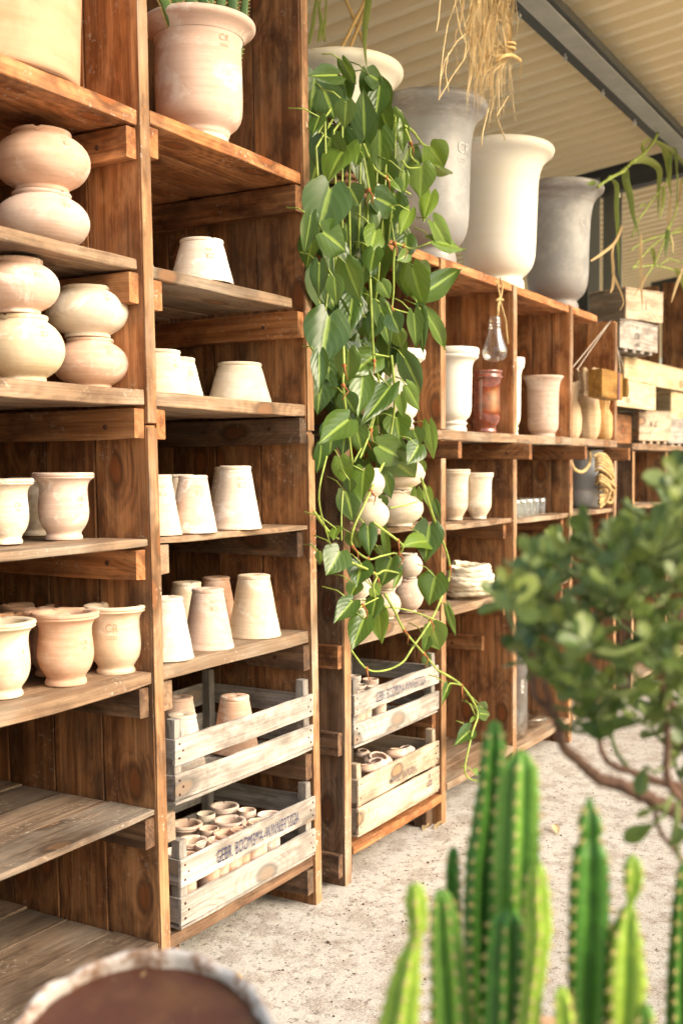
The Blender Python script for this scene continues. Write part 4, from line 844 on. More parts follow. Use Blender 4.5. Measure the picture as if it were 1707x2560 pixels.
LV = '''5 340 330 80 330 200;5 230 490 335 750 290;5 600 880 590 440 230;5 400 200 530 460 120;5 640 330 690 760 190;5 650 330 850 440 190;5 740 440 700 770 190;5 180 720 110 870 150;5 280 930 205 1290 340;5 425 1000 230 1275 300;5 745 870 745 1250 250;5 850 680 900 940 190;5 950 790 960 1060 120;5 1215 1000 1355 1200 260;5 1130 1180 1120 1480 250;5 1300 1195 1418 1300 150;5 1215 1440 1150 1670 160;5 278 1400 150 1870 420;5 620 1560 525 1950 275;5 620 1160 680 1540 110;5 720 1480 990 1610 270;5 470 1390 560 1560 210;5 980 1250 980 1430 70;5 1020 1600 930 1820 130;5 1250 1710 1430 2010 200;5 1250 1880 1565 1945 170;5 100 1650 40 2010 150;5 220 1800 490 1995 310;5 380 1790 410 1920 90;5 700 1790 640 2016 210;5 880 1330 960 1420 120;5 430 590 410 830 190;5 560 1000 510 1180 180
6 430 150 560 500 250;6 600 150 560 380 160;6 485 485 440 830 205;6 265 650 190 1115 400;6 740 540 860 940 185;6 1050 195 1150 595 250;6 1140 430 1525 180 225;6 1110 190 1240 270 180;6 1060 620 1090 940 150;6 1120 590 1150 1000 120;6 1195 640 1415 975 160;6 690 1010 480 1165 270;6 585 1215 540 1580 215;6 980 1040 1150 1395 200;6 440 1610 185 1805 270;6 835 1300 575 1640 190;6 510 1640 595 1960 190;6 930 1380 960 1590 100;6 1000 1300 1135 1530 150;6 900 1590 930 1820 240;6 1200 1655 1245 1985 130;6 1060 1710 1120 1860 170;6 450 970 430 1300 220;6 180 1000 180 1355 150;6 420 1380 520 1560 190;6 740 1850 1000 1990 270;6 1100 1850 1010 2016 190;6 180 150 170 470 160;6 320 290 340 540 160;6 690 30 650 240 190;6 860 640 930 800 180;6 700 640 640 880 190;6 640 1690 700 1820 150;6 900 780 960 960 150;6 1000 60 900 120 120;6 760 330 840 480 140
7 490 115 465 360 180;7 650 155 700 330 115;7 560 320 610 490 190;7 350 280 420 510 200;7 310 30 370 240 150;7 380 190 385 290 90;7 690 10 890 180 280;7 900 40 890 205 130;7 545 490 535 545 80;7 300 740 205 915 215;7 520 555 530 765 130;7 645 575 690 870 60;7 890 265 880 455 90;7 980 265 1003 415 75;7 1030 350 1080 510 60;7 965 660 815 650 160;7 990 540 960 820 215;7 1035 930 985 1150 220;7 1010 1310 1080 1500 190;7 1130 1165 1200 1395 60;7 975 1400 950 1515 80;7 960 1530 990 1635 75;7 470 830 430 1010 190;7 700 790 620 1000 190;7 400 1120 268 1265 150;7 580 1100 540 1275 135;7 490 1250 395 1490 175;7 600 1180 625 1445 150;7 765 900 710 1025 45;7 150 740 150 840 60;7 280 560 250 640 110;7 400 600 460 720 130;7 560 1010 620 1080 110;7 430 990 380 1090 120;7 600 700 640 780 60
8 1130 350 1090 495 55;8 1380 565 1480 575 100;8 1300 700 1190 800 115;8 1350 590 1300 632 35;8 1340 1020 1375 990 60;8 1380 500 1440 560 90'''
lm = MB(); sm = MB(); nm_ = MB(); k = 0; rl = random.Random(3)
TOCAM = lambda p: (CAM-p).normalized()
for ln in LV.replace('\n', ';').split(';'):
    c, ax_, ay, tx, ty, wd = [float(q) for q in ln.split()]; c = int(c); k += 1
    Yb = 1.86+rl.uniform(-.07, .09) if c < 7 else 1.90+rl.uniform(-.05, .05)
    if c == 8 or (c == 7 and ax_ > 880): Yb = 1.90
    A_ = atY(*cp(c, ax_, ay), Yb); T_ = atY(*cp(c, tx, ty), Yb+rl.uniform(-.03, .03)); w3 = wd*CROP[c][2]/FP*depth(A_)*1.14
    n_ = (TOCAM(A_)+Vector((rl.uniform(-.35, .35), rl.uniform(-.35, .35), rl.uniform(-.15, .45)))).normalized()
    if wd < 125 and (abs(ty-ay)+abs(tx-ax_)) > wd*1.4: fo = .45
    else: fo = .17
    tt = rl.random()**1.3
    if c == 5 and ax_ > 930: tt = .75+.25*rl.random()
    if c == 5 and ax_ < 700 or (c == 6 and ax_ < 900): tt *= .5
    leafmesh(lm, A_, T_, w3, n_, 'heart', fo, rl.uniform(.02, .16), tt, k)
    # petiole leading back into the mass
    C_ = A_+Vector((rl.uniform(-.05, .05), rl.uniform(.05, .10), rl.uniform(.01, .07))); sm.tube([A_, (A_+C_)/2+Vector((0, 0, .012)), C_], .0024, 5)
# denser backing leaves close to the basket and behind the main vines
for i in range(78):
    v_ = rl.random(); py = 190+v_*1000; px = (775+rl.random()*(250 if py < 700 else 215)) if py > 330 else 775+rl.random()*180
    if py > 700: px = 800+rl.random()*190
    A_ = atY(px, py, 1.98+rl.uniform(-.04, .05)); L = rl.uniform(.10, .15); d_ = Vector((rl.uniform(-.5, .5), rl.uniform(-.3, .3), -1)).normalized()
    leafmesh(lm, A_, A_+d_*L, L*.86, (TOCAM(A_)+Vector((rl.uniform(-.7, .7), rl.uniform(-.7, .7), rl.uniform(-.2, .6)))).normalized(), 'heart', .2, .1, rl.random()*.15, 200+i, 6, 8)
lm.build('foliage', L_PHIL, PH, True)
SV = ['6:230 100,265 300,240 580', '6:400 850,410 1100,402 1280,440 1600,490 2016', '6:650 240,665 600,690 1050,740 1330,620 1750,500 2000', '6:740 130,725 330,700 500', '6:880 0,870 160,870 400,850 620', '6:850 1000,880 1300,872 1560,810 1900,750 2016', '7:665 0,540 270,480 400,410 560,400 690,520 790,620 770,720 745', '7:205 0,145 330,235 690', '7:560 510,750 650,790 700,760 750,720 745', '7:380 810,570 905,650 880,760 900', '7:330 270,318 450,320 650', '7:650 1060,720 1180,800 1340,950 1520,1060 1650', '8:1060 235,1240 350,1360 550,1320 720,1265 980,1300 1065,1400 1088', '7:930 170,1010 430,1150 850,1080 1100,1000 1270,860 1480,780 1590,640 1650,510 1635,390 1490', '7:650 1160,850 1190,1090 1280', '6:700 480,850 560,1060 622', '5:975 800,1050 850,1130 960,1210 1000', '5:980 830,1030 960,1030 1080,1110 1162', '5:950 1120,1010 1190,1120 1190', '5:590 970,680 1180,800 1280,900 1360,1030 1440', '5:870 1890,960 1920,1060 1945,1240 1880', '5:850 1700,880 1900,890 2016', '6:560 520,600 640,680 650', '6:700 990,830 1015', '8:1230 345,1150 335,1120 400', '7:420 830,580 910,560 1000,575 1090', '7:110 430,180 530,240 600,300 640', '7:690 400,800 380,900 350', '7:380 1210,480 1150,600 1090', '6:560 1960,660 1700,740 1400', '5:240 730,170 870', '5:590 1100,640 1400,620 1500']
for st_ in SV:
    c, pp = st_.split(':'); c = int(c); pts = [tuple(float(q) for q in z.split()) for z in pp.split(',')]; ph_ = rl.random()*6
    P3 = [atY(*cp(c, x, y), 1.88+.02*math.sin(ph_+i)) for i, (x, y) in enumerate(pts)]; Q = []
    for i in range(len(P3)-1):
        p0 = P3[max(i-1, 0)]; p1 = P3[i]; p2 = P3[i+1]; p3 = P3[min(i+2, len(P3)-1)]
        for q in range(7): t = q/7; Q.append(.5*((2*p1)+(-p0+p2)*t+(2*p0-5*p1+4*p2-p3)*t*t+(-p0+3*p1-3*p2+p3)*t**3))
    Q.append(P3[-1]); r0 = .0052 if len(P3) > 3 else .0036; sm.tube(Q, [r0*(1-.35*i/len(Q)) for i in range(len(Q))], 7)
    for q in P3[1:-1:1]:
        if rl.random() < .4:
            nm_ = MB(); nm_.tube([q+Vector((0, 0, .008)), q, q-Vector((0, 0, .008))], [.004, .0085, .004], 6); nm_.tube([q, q+Vector((rl.uniform(-.02, .02), -.01, -.02)), q+Vector((rl.uniform(-.03, .03), -.01, -.05))], [.004, .003, .001], 5); nm_.build('aerial_root', NODE, PH, True)
for i in range(10):   # vines coming out of the basket
    a = atZ(0, 0, 3) if 0 else Vector((3.59+rl.uniform(-.12, .12), 2.10, 2.77)); b = atY(790+i*22, 330+rl.uniform(-40, 60), 1.93); e = atY(800+i*19, 640+rl.uniform(-80, 90), 1.93)
    sm.tube([a, (a+b)/2+Vector((0, -.03, .06)), b, (b+e)/2+Vector((rl.uniform(-.02, .02), 0, 0)), e], .004, 6)
sm.build('vines', STEM, PH, True)

# aloe in the large planter
ALO = m_leaf('aloe_leaf', (.055, .13, .05), (.16, .28, .07), (.16, .28, .09), 0, .4, .12)
al = thing('aloe', pa.location+Vector((0, 0, pa.scale.z*2.1)), 'spiky green aloe with toothed leaves growing in the large pink planter', 'plant')
lm = MB(); tm_ = MB(); pc_ = al.location; rl = random.Random(11)
for i, (bx, tx, ty) in enumerate(((415, 375, -60), (440, 390, -140), (448, 432, -120), (478, 448, -150), (500, 470, -100), (512, 500, -170), (530, 530, -150), (545, 515, -60), (558, 562, -180), (580, 600, -120), (596, 592, -150), (608, 622, -90), (470, 520, -60), (535, 490, -190))):
    Yd = pa.location.y+rl.uniform(-.07, .07); b = atY(508+(bx-508)*.78, 62, Yd); b.z = pc_.z-.02; t_ = atY(tx, ty, Yd-.03); wv = .034; n = (TOCAM(b)+Vector((rl.uniform(-.3, .3), 0, .2))).normalized()
    m0 = (b+t_)/2+Vector((rl.uniform(-.015, .015), 0, 0)); pts = [b.lerp(m0, q/4) for q in range(4)]+[m0.lerp(t_, q/5) for q in range(6)]
    m_ = len(pts); rr = [wv*.5*(1-(q/(m_-1))**1.6)+.001 for q in range(m_)]
    d_ = (t_-b).normalized(); s_ = d_.cross(n).normalized(); b0n = len(lm.v); vs = []; gs = []
    for q, p in enumerate(pts):
        for a in range(8): an = 2*math.pi*a/8; vs.append(p+s_*math.cos(an)*rr[q]+n*(math.sin(an)*rr[q]*.38-.25*rr[q]*(1-abs(math.cos(an))))); gs.append((math.cos(an), q/m_, i))
    lm.add(vs, [(q*8+a, q*8+(a+1) % 8, (q+1)*8+(a+1) % 8, (q+1)*8+a) for q in range(m_-1) for a in range(8)], gs, .3+.6*rl.random())
    for q in range(26):
        f = q/26*(m_-1); k0 = int(f); p = pts[k0].lerp(pts[min(k0+1, m_-1)], f-k0); r_ = rr[k0]
        for sg in (-1, 1): e = p+s_*sg*r_*.96; tm_.add([e+d_*.003, e-d_*.003, e+n*.002, e+s_*sg*.007+d_*.003], [(0, 1, 3), (1, 2, 3), (2, 0, 3)])
lm.build('leaves', ALO, al, True); tm_.build('teeth', AREO, al)
mb = MB(); mb.lathe([(0, 0), (.1, 0), (pa.scale.x*.79, -.003)], 32, al.location-Vector((0, 0, .025))); mb.build('soil', SOIL, al)

# canes and young maize in the first white urn
u0 = [o for o in bpy.data.objects if o.get('label', '').startswith('white glazed urn planted')][0]; uc = u0.location; rz_ = uc.z+u0.scale.z*2.6
cn = thing('caned_seedling', (uc.x, uc.y, rz_), 'young strappy-leaved plant tied to bamboo canes in the first white urn', 'plant')
mb = MB()
for (x0, y0, x1, y1, dy) in ((832, 112, 918, -10, 0), (856, 115, 932, -25, .03), (930, 110, 840, -60, .06)): mb.tube([atY(x0, y0+20, uc.y-.05+dy)-Vector((0, 0, .05)), atY(x1, y1, uc.y-.05+dy), atY(x1+(x1-x0)*.6, y1+(y1-y0)*.6, uc.y-.05+dy)], .0075, 7)
mb.build('cane', BAMB, cn, True)
mb = MB()
def ribbon(mb, pts, w0, n, t=.5, seed=0, tw=0):
    pts = [Vector(p) for p in pts]; Q = []
    for i in range(len(pts)-1):
        p0 = pts[max(i-1, 0)]; p1 = pts[i]; p2 = pts[i+1]; p3 = pts[min(i+2, len(pts)-1)]
        for q in range(5): u = q/5; Q.append(.5*((2*p1)+(-p0+p2)*u+(2*p0-5*p1+4*p2-p3)*u*u+(-p0+3*p1-3*p2+p3)*u**3))
    Q.append(pts[-1]); m = len(Q); vs = []; gs = []
    for i, p in enumerate(Q):
        d = (Q[min(i+1, m-1)]-Q[max(i-1, 0)]).normalized(); nn = (n-d*n.dot(d)).normalized(); s_ = d.cross(nn); a = tw*i/m; s_ = s_*math.cos(a)+nn*math.sin(a); nn = d.cross(s_)
        u = i/(m-1); w_ = w0*.5*(min(1, .45+u*3) if u < .3 else 1-((u-.3)/.7)**1.8)
        for s in (-1, 0, 1): vs.append(p+s_*s*w_+nn*(abs(s)*w_*.35)); gs.append((s, u, seed))
    mb.add(vs, [(i*3+j, i*3+j+1, (i+1)*3+j+1, (i+1)*3+j) for i in range(m-1) for j in range(2)], gs, t)
YU = uc.y-.22
for i, (w_, pp) in enumerate(((.026, ((925, -40), (920, 10), (913, 60), (911, 110), (917, 175))), (.014, ((772, 110), (782, 60), (790, 0), (800, -60))), (.014, ((795, 105), (803, 60), (798, 20), (806, -30))), (.012, ((812, 105), (806, 60), (795, 10), (790, -30))), (.010, ((805, 100), (812, 60), (816, 0), (824, -50))))):
    ribbon(mb, [atY(x, y, YU if i == 0 else uc.y-.05) for x, y in pp], w_, TOCAM(uc), .4+.1*i, i)
mb.build('leaves', L_GRASS, cn, True)
lathe_obj('soil', [(0, 0), (.1, 0), (u0.scale.x*.70, -.002)], (uc.x, uc.y, uc.z+u0.scale.z*2.52), SOIL, parent=cn)

# dried bunch hanging from the beam
db = thing('dried_bunch', (4.6, 1.88, 3.58), 'bunch of dried straw-coloured stalks and leaves tied up and hanging from the beam', 'dried plant')
sa = MB(); sb = MB(); rl = random.Random(5); DB = 1.84
def walk(x0, y0, x1, y1, wob, n=7):
    out = [atY(x0, -150, DB+.03), atY(x0, y0, DB)]; ph = rl.random()*6; am = rl.uniform(.5, 1)*wob
    for i in range(1, n+1): u = i/n; out.append(atY(x0+(x1-x0)*u+am*math.sin(ph+u*5)*math.sin(math.pi*u)+rl.uniform(-3, 3), y0+(y1-y0)*u, DB+rl.uniform(-.015, .015)))
    return out
for i in range(88):
    z = i % 3
    if z == 0: x0 = rl.gauss(1205, 20); x1 = x0+rl.gauss(0, 14); y1 = rl.choice((250, 275, 290))+rl.uniform(-90, 10)
    elif z == 1: x0 = rl.gauss(1262, 11); x1 = x0+rl.gauss(-28, 22); y1 = rl.uniform(180, 330)
    else: x0 = rl.gauss(1225, 26); x1 = x0+rl.gauss(-8, 18); y1 = rl.uniform(120, 290)
    pts = walk(x0, -10, x1, y1, 14)
    if z == 1: pts[3] = atY(1266+rl.uniform(-10, 12), 70, DB-.01); pts[4] = atY(1270+rl.uniform(-9, 9), 138, DB-.01)
    if rl.random() < .5: sa.tube(pts, [rl.uniform(.0014, .0032)*(1-.7*q/len(pts)) for q in range(len(pts))], 5)
    else: ribbon(sb, pts, rl.uniform(.006, .014), TOCAM(db.location), rl.random(), i, rl.uniform(-3, 3))
for pp in (((1142, -5), (1118, 60), (1108, 120), (1100, 190), (1097, 250)), ((1135, 0), (1150, 80), (1165, 110), (1158, 150), (1130, 190), (1096, 248)), ((1168, 80), (1140, 105), (1112, 150), (1100, 200)), ((1100, -5), (1095, 50), (1090, 78)), ((1178, -5), (1170, 40), (1162, 60)), ((1148, 0), (1160, 60), (1170, 118), (1160, 145)), ((1120, 130), (1112, 180), (1120, 230)), ((1270, 240), (1240, 290), (1262, 350)), ((1220, 270), (1206, 330), (1202, 365))):
    sa.tube([atY(pp[0][0], pp[0][1]-90, DB)]*(pp[0][1] < 10)+[atY(x, y, DB) for x, y in pp], .003, 5)
sa.build('stalks', STRAW, db, True); sb.build('leaves', L_DRY, db, True)
mb = MB(); rope_tube(mb, [atY(1244, 150, DB-.03), atY(1256, 141, DB-.05), atY(1272, 137, DB-.05), atY(1288, 142, DB-.03), atY(1299, 152, DB-.02), atY(1296, 146, DB)], .007, 8)
ct = Vector(atY(1268, 132, DB-.0)); pts = [ct+Vector((.035*math.cos(a/10*6.283), .03*math.sin(a/10*6.283), .002*a)) for a in range(22)]; rope_tube(mb, pts, .005, 8)
mb.build('tie', STRAWP, db, True)

# reed hanging at the right
rd = thing('hanging_reed', (7.0, 1.86, 3.58), 'green and yellowing reed stems with long blades hanging under the beam at the right', 'plant')
sa = MB(); sb = MB(); sc_ = MB(); RP = lambda x, y, dy=0: atY(1380+x*.2086, 300+y*.2086, 1.88+dy); rl = random.Random(8)
sa.tube([RP(540, 800), RP(700, 690), RP(840, 620), RP(960, 500), RP(1100, 400), RP(1210, 260), RP(1290, 110), RP(1330, 20)], [.009]*8, 7)
for (x, y) in ((690, 695), (850, 610), (965, 500), (1100, 395)): sa.tube([RP(x-14, y+8), RP(x, y), RP(x+14, y-8)], [.010, .015, .010], 7)
for pp in (((950, 1400), (1040, 1180), (1150, 1030), (1250, 890), (1360, 760), (1420, 400), (1440, 150)), ((1120, 1880), (1240, 1700), (1350, 1420), (1480, 1100), (1560, 700)), ((940, 1560), (1100, 1450), (1250, 1400), (1420, 1360), (1568, 1270)), ((950, 1790), (1150, 1550), (1330, 1400), (1480, 1120), (1500, 700), (1450, 200)), ((950, 1770), (1200, 1740), (1400, 1780), (1568, 1850)), ((1280, 1740), (1400, 1660), (1568, 1720)), ((1430, 1360), (1568, 1330)), ((1400, 1380), (1430, 1500), (1440, 1620))): sa.tube([RP(x, y, .02) for x, y in pp], .0048, 6)
sa.build('stems', STEM, rd, True)
for i, (w_, g, pp) in enumerate(((90, 1, ((880, 560), (880, 720), (930, 900), (970, 1150), (1040, 1390))), (60, 1, ((720, 720), (770, 800), (765, 1050), (780, 1300), (790, 1600), (800, 1900))), (95, 1, ((980, 500), (1080, 480), (1200, 520), (1280, 620), (1270, 850), (1265, 1180))), (60, 1, ((1220, 250), (1340, 320), (1440, 380), (1568, 520), (1700, 700))), (80, 1, ((1320, 330), (1370, 450), (1390, 600), (1395, 760), (1430, 950))), (60, 1, ((1390, 190), (1440, 280), (1480, 450), (1490, 720))), (60, 1, ((1100, 390), (1090, 300), (1150, 240), (1200, 250))), (50, 1, ((1330, 800), (1330, 950), (1310, 1080), (1275, 1210))), (55, 1, ((1420, 380), (1400, 560), (1390, 760))), (70, 0, ((1060, 1360), (1055, 1600), (1060, 1900), (1070, 2100), (1078, 2310))), (60, 0, ((1410, 900), (1410, 1050), (1390, 1200), (1370, 1310))), (45, 0, ((1540, 720), (1530, 850), (1500, 1050))), (60, 1, ((1380, 1310), (1370, 1450), (1350, 1650))), (45, 0, ((1420, 1380), (1440, 1480), (1440, 1620))), (50, 1, ((1190, 1540), (1215, 1640), (1230, 1760))), (40, 1, ((1050, 1040), (1090, 1020), (1140, 1030))), (70, 1, ((520, 770), (470, 760), (410, 765))), (60, 0, ((1560, 1780), (1480, 2000), (1420, 2200))), (50, 0, ((1130, 1850), (1050, 2000), (960, 2120))), (60, 1, ((1480, 1780), (1560, 1950), (1600, 2100))), (55, 1, ((1620, 500), (1640, 900), (1600, 1300))), (50, 1, ((1700, 200), (1680, 700), (1720, 1200))))):
    P3 = [RP(x, y, rl.uniform(-.01, .02)) for x, y in pp]; ribbon(sb if g else sc_, P3, w_*(.2086 if g else .12)/FP*depth(P3[0]), (TOCAM(P3[0])+Vector((rl.uniform(-.5, .5), 0, rl.uniform(-.2, .2)))).normalized(), rl.random(), i, rl.uniform(-1, 1))
for pp in (((460, 1690), (600, 1600), (740, 1480), (810, 1340), (830, 1270), (860, 1300)), ((740, 1480), (715, 1600), (725, 1740), (730, 1850), (770, 1950), (830, 2090), (850, 2200), (800, 2290)), ((730, 1860), (720, 2000), (690, 2080))): ribbon(sc_, [RP(x, y, -.02) for x, y in pp], .016, TOCAM(rd.location), .2, 3)
sb.build('foliage', L_GRASS, rd, True); sc_.build('dry_foliage', L_DRY, rd, True)

# ---------------------------------------------------------------- cacti
ck = thing('columnar_cactus', (0, 0, 0), 'clump of tall ribbed green cactus columns with cream spine cushions in the foreground', 'cactus')
KP = atD(1330, 2400, 1.22); ck.location = (KP.x, KP.y, 0)
C8 = lambda x, y: (853+x*.5446, 1920+y*.5446)
KC = [(K_LT, 4, 1.12, .5, [(340, 525, 8), (340, 545, 38), (343, 620, 50), (352, 720, 42), (338, 790, 30), (310, 880, 52), (285, 1030, 74), (262, 1175, 86)]),
      (K_MD, 5, 1.16, .2, [(458, 555, 8), (462, 580, 40), (470, 700, 66), (478, 850, 80), (492, 1000, 90), (500, 1175, 98)]),
      (K_DK, 4, 1.26, .1, [(515, 360, 6), (513, 385, 28), (511, 470, 38), (515, 620, 40), (520, 800, 40)]),
      (K_DK, 5, 1.24, .3, [(700, -220, 6), (703, -200, 30), (700, -100, 55), (692, 60, 66), (680, 250, 80), (660, 420, 90), (650, 700, 90), (655, 1000, 95), (660, 1175, 98)]),
      (K_MD, 5, 1.17, .75, [(822, -85, 8), (822, -60, 45), (818, 0, 88), (812, 150, 98), (805, 400, 105), (800, 620, 92), (800, 900, 85), (800, 1175, 90)]),
      (K_LT, 4, 1.10, .2, [(905, 430, 6), (900, 470, 36), (898, 600, 56), (905, 740, 60), (890, 900, 52), (872, 1050, 48), (860, 1175, 50)]),
      (K_DK, 5, 1.13, .6, [(770, 640, 20), (765, 700, 78), (760, 900, 95), (755, 1175, 100)]),
      (K_DK, 4, 1.14, .0, [(1137, 128, 4), (1139, 170, 26), (1142, 240, 60), (1143, 282, 66), (1142, 312, 46), (1142, 340, 62), (1142, 400, 92), (1138, 600, 106), (1130, 900, 104), (1120, 1175, 92)]),
      (K_LT, 4, 1.12, .35, [(1337, 395, 6), (1338, 425, 38), (1340, 490, 50), (1335, 560, 40), (1325, 620, 18), (1312, 690, 52), (1300, 800, 88), (1298, 960, 108), (1290, 1175, 90)]),
      (K_LT, 4, 1.09, .4, [(1010, 1000, 5), (1010, 1030, 36), (1018, 1100, 48), (1024, 1175, 54)]),
      (K_MD, 4, 1.10, .4, [(1398, 1080, 5), (1400, 1110, 30), (1402, 1175, 40)]),
      (K_DK, 5, 1.2, .1, [(1568, 430, 5), (1565, 470, 26), (1556, 700, 42), (1548, 950, 52), (1548, 1175, 58)])]
for ci, (mt, nr, D, ph, L_) in enumerate(KC):
    pts = [(atD(*C8(x, y), D), h*.5446/FP*D) for x, y, h in L_]
    p_, r_ = pts[-1]; tgt = Vector((KP.x+(p_.x-KP.x)*.75, KP.y+(p_.y-KP.y)*.75, .74)); pts += [(p_.lerp(tgt, .5), r_), (tgt, r_*.8)]
    Q = []
    for i in range(len(pts)-1):
        (a, ra), (b, rb) = pts[i], pts[i+1]; k = max(2, int((b-a).length/.004))
        for q in range(k): u = q/k; Q.append((a.lerp(b, u), ra+(rb-ra)*(u*u*(3-2*u))))
    Q.append(pts[-1]); NS = nr*8; vs = []; gs = []; L = 0; ar = MB(); la = 0; sd0 = ci*1.3
    X_ = Vector((1, 0, 0))
    for i, (p, r) in enumerate(Q):
        if i: L += (p-Q[i-1][0]).length
        sc2 = 1+.085*math.sin(L*2*math.pi/.0135)+.05*noise.noise(Vector((L*22, ci, 0)))
        for k in range(NS):
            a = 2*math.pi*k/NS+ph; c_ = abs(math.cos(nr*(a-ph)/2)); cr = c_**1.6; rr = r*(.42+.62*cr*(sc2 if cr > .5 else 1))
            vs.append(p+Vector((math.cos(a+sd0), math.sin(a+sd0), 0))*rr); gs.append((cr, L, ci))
        if L-la > .0135 and r > .006:
            la = L
            for k in range(nr):
                a = 2*math.pi*k/nr+ph+sd0; rr = r*rnd.uniform(1.035, 1.065); q = p+Vector((math.cos(a), math.sin(a), 0))*rr; e = Vector((math.cos(a), math.sin(a), 0))
                ar.tube([q-e*.0015-Vector((0, 0, .003)), q+e*.0008, q-e*.0015+Vector((0, 0, .003))], [.001, .0021, .001], 6)
                for s_ in range(4): dd = (e+Vector((rnd.uniform(-.8, .8), rnd.uniform(-.8, .8), rnd.uniform(-.6, .6)))).normalized(); ar.tube([q, q+dd*.0065], [.0005, .0002], 3)
    cm = MB(); fs = [(i*NS+k, i*NS+(k+1) % NS, (i+1)*NS+(k+1) % NS, (i+1)*NS+k) for i in range(len(Q)-1) for k in range(NS)]; fs.append(tuple(range(NS)))
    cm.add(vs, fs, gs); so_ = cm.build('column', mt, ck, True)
    if len(ar.v) > 1500: a_ = ar.build('areoles', AREO, ck); a_.parent = so_
mb = MB(); mb.lathe(smoothprof([(.02, 0), (.15, 0), (.16, .02), (.22, .70), (.245, .71), (.245, .78), (.22, .78), (.2, .70), (.0, .70)], 1), 48, ck.location); mb.build('pot', C_ORG, ck, True)
mb = MB(); mb.lathe([(0, .745), (.12, .745), (.212, .74)], 40, ck.location); mb.build('soil', SOIL, ck)

# ---------------------------------------------------------------- jade plant
DJ = 1.55; S6 = lambda x, y: (1240+x*.2978, 1600+y*.2978); rl = random.Random(21)
atD0 = atD
def atD(x, y, D): return atD0(x, y, D*.85)
jd = thing('jade_plant', (0, 0, 0), 'bushy jade plant with thick brown branches and oval leaves at the right edge', 'plant')
JP = atD(2090, 2560, 1.62); jd.location = (JP.x, JP.y, 0)
br = MB(); nodes = []
def branch(pp, r0, r1, D0=DJ, D1=None, n=8):
    D1 = D1 or D0; P3 = [atD(*S6(x, y), D0+(D1-D0)*i/max(1, len(pp)-1)) for i, (x, y) in enumerate(pp)]; Q = []
    for i in range(len(P3)-1):
        p0 = P3[max(i-1, 0)]; p1 = P3[i]; p2 = P3[i+1]; p3 = P3[min(i+2, len(P3)-1)]
        for q in range(6): t = q/6; Q.append(.5*((2*p1)+(-p0+p2)*t+(2*p0-5*p1+4*p2-p3)*t*t+(-p0+3*p1-3*p2+p3)*t**3)+Vector((rl.uniform(-.001, .001), rl.uniform(-.001, .001), rl.uniform(-.001, .001))))
    Q.append(P3[-1]); m = len(Q); br.tube(Q, [(r0+(r1-r0)*i/(m-1))*(1+.10*math.sin(i*2.1)) for i in range(m)], n); nodes.extend(Q[3:])
pxr = lambda v: v*.2978/FP*DJ*.64
branch([(2850, 3220), (2500, 2350), (2000, 1780), (1568, 1480), (1400, 1390), (1230, 1310), (1050, 1220), (900, 1180), (770, 1090), (680, 1000), (580, 920), (530, 780), (490, 640), (410, 560), (330, 480), (310, 330), (290, 100)], pxr(105), pxr(30))
branch([(500, 640), (420, 440), (385, 250), (350, 0), (330, -200), (250, -420), (160, -560)], pxr(40), pxr(12), DJ, 1.5)
branch([(1900, 1640), (1568, 1260), (1450, 1220), (1200, 1130), (1000, 1060), (890, 960), (850, 720), (830, 480), (800, 200), (900, -200), (1000, -500)], pxr(55), pxr(14), 1.62, 1.6)
branch([(860, 620), (760, 430), (690, 250), (560, 0), (480, -250), (420, -480)], pxr(30), pxr(10), 1.6, 1.5)
branch([(1600, 1400), (1440, 1180), (1430, 900), (1420, 600), (1380, 300), (1330, 50), (1200, -300), (1150, -600)], pxr(48), pxr(12), 1.5, 1.45)
branch([(1750, 1500), (1620, 1000), (1500, 600), (1420, 400), (1500, 0), (1600, -500), (1550, -900)], pxr(60), pxr(14), 1.65, 1.7)
branch([(2000, 1780), (1900, 1200), (1850, 600), (1900, 0), (1800, -700)], pxr(60), pxr(14), 1.6, 1.6)
br.tube([atD(*S6(x, y), 1.5) for x, y in ((1330, 1410), (1340, 1520), (1390, 1640), (1460, 1720), (1540, 1820), (1700, 2000))], [.0028]*6, 6)
br.build('branches', JSTEM, jd, True)
tw = MB(); jl = MB(); vs_ = []
def jleaf(A, d, L, t, seed): 
    n = (Vector((0, 0, 1))*.8+TOCAM(A)*.9+Vector((rl.uniform(-.8, .8), rl.uniform(-.8, .8), rl.uniform(-.5, .5)))).normalized()
    if abs(n.dot(d)) > .9: n = n+Vector((.5, .3, 0))
    leafmesh(jl, A, A+d*L, L*rl.uniform(.50, .62), n, 'obov', .10, rl.uniform(-.1, .15), t, seed, 4, 7); leafmesh(jl, A-n.normalized()*L*.03, A+d*L*.99-n.normalized()*L*.03, L*.54, -n, 'obov', .05, 0, t, seed, 4, 7)
def inside(x, y):
    up = [(1240, 1455), (1262, 1400), (1310, 1385), (1350, 1365), (1400, 1370), (1440, 1300), (1490, 1315), (1530, 1300), (1580, 1270), (1630, 1225), (1680, 1180), (1707, 1150), (1950, 1050)]
    lo = [(1240, 1475), (1285, 1590), (1300, 1650), (1350, 1700), (1420, 1790), (1480, 1850), (1560, 1900), (1640, 1920), (1707, 1950), (1950, 2000)]
    f = lambda T, x: next((a[1]+(b[1]-a[1])*(x-a[0])/(b[0]-a[0]) for a, b in zip(T, T[1:]) if a[0] <= x <= b[0]), None)
    u = f(up, x); l = f(lo, x); return u is not None and u+10 < y < l-5
cnt = 0; tries = 0
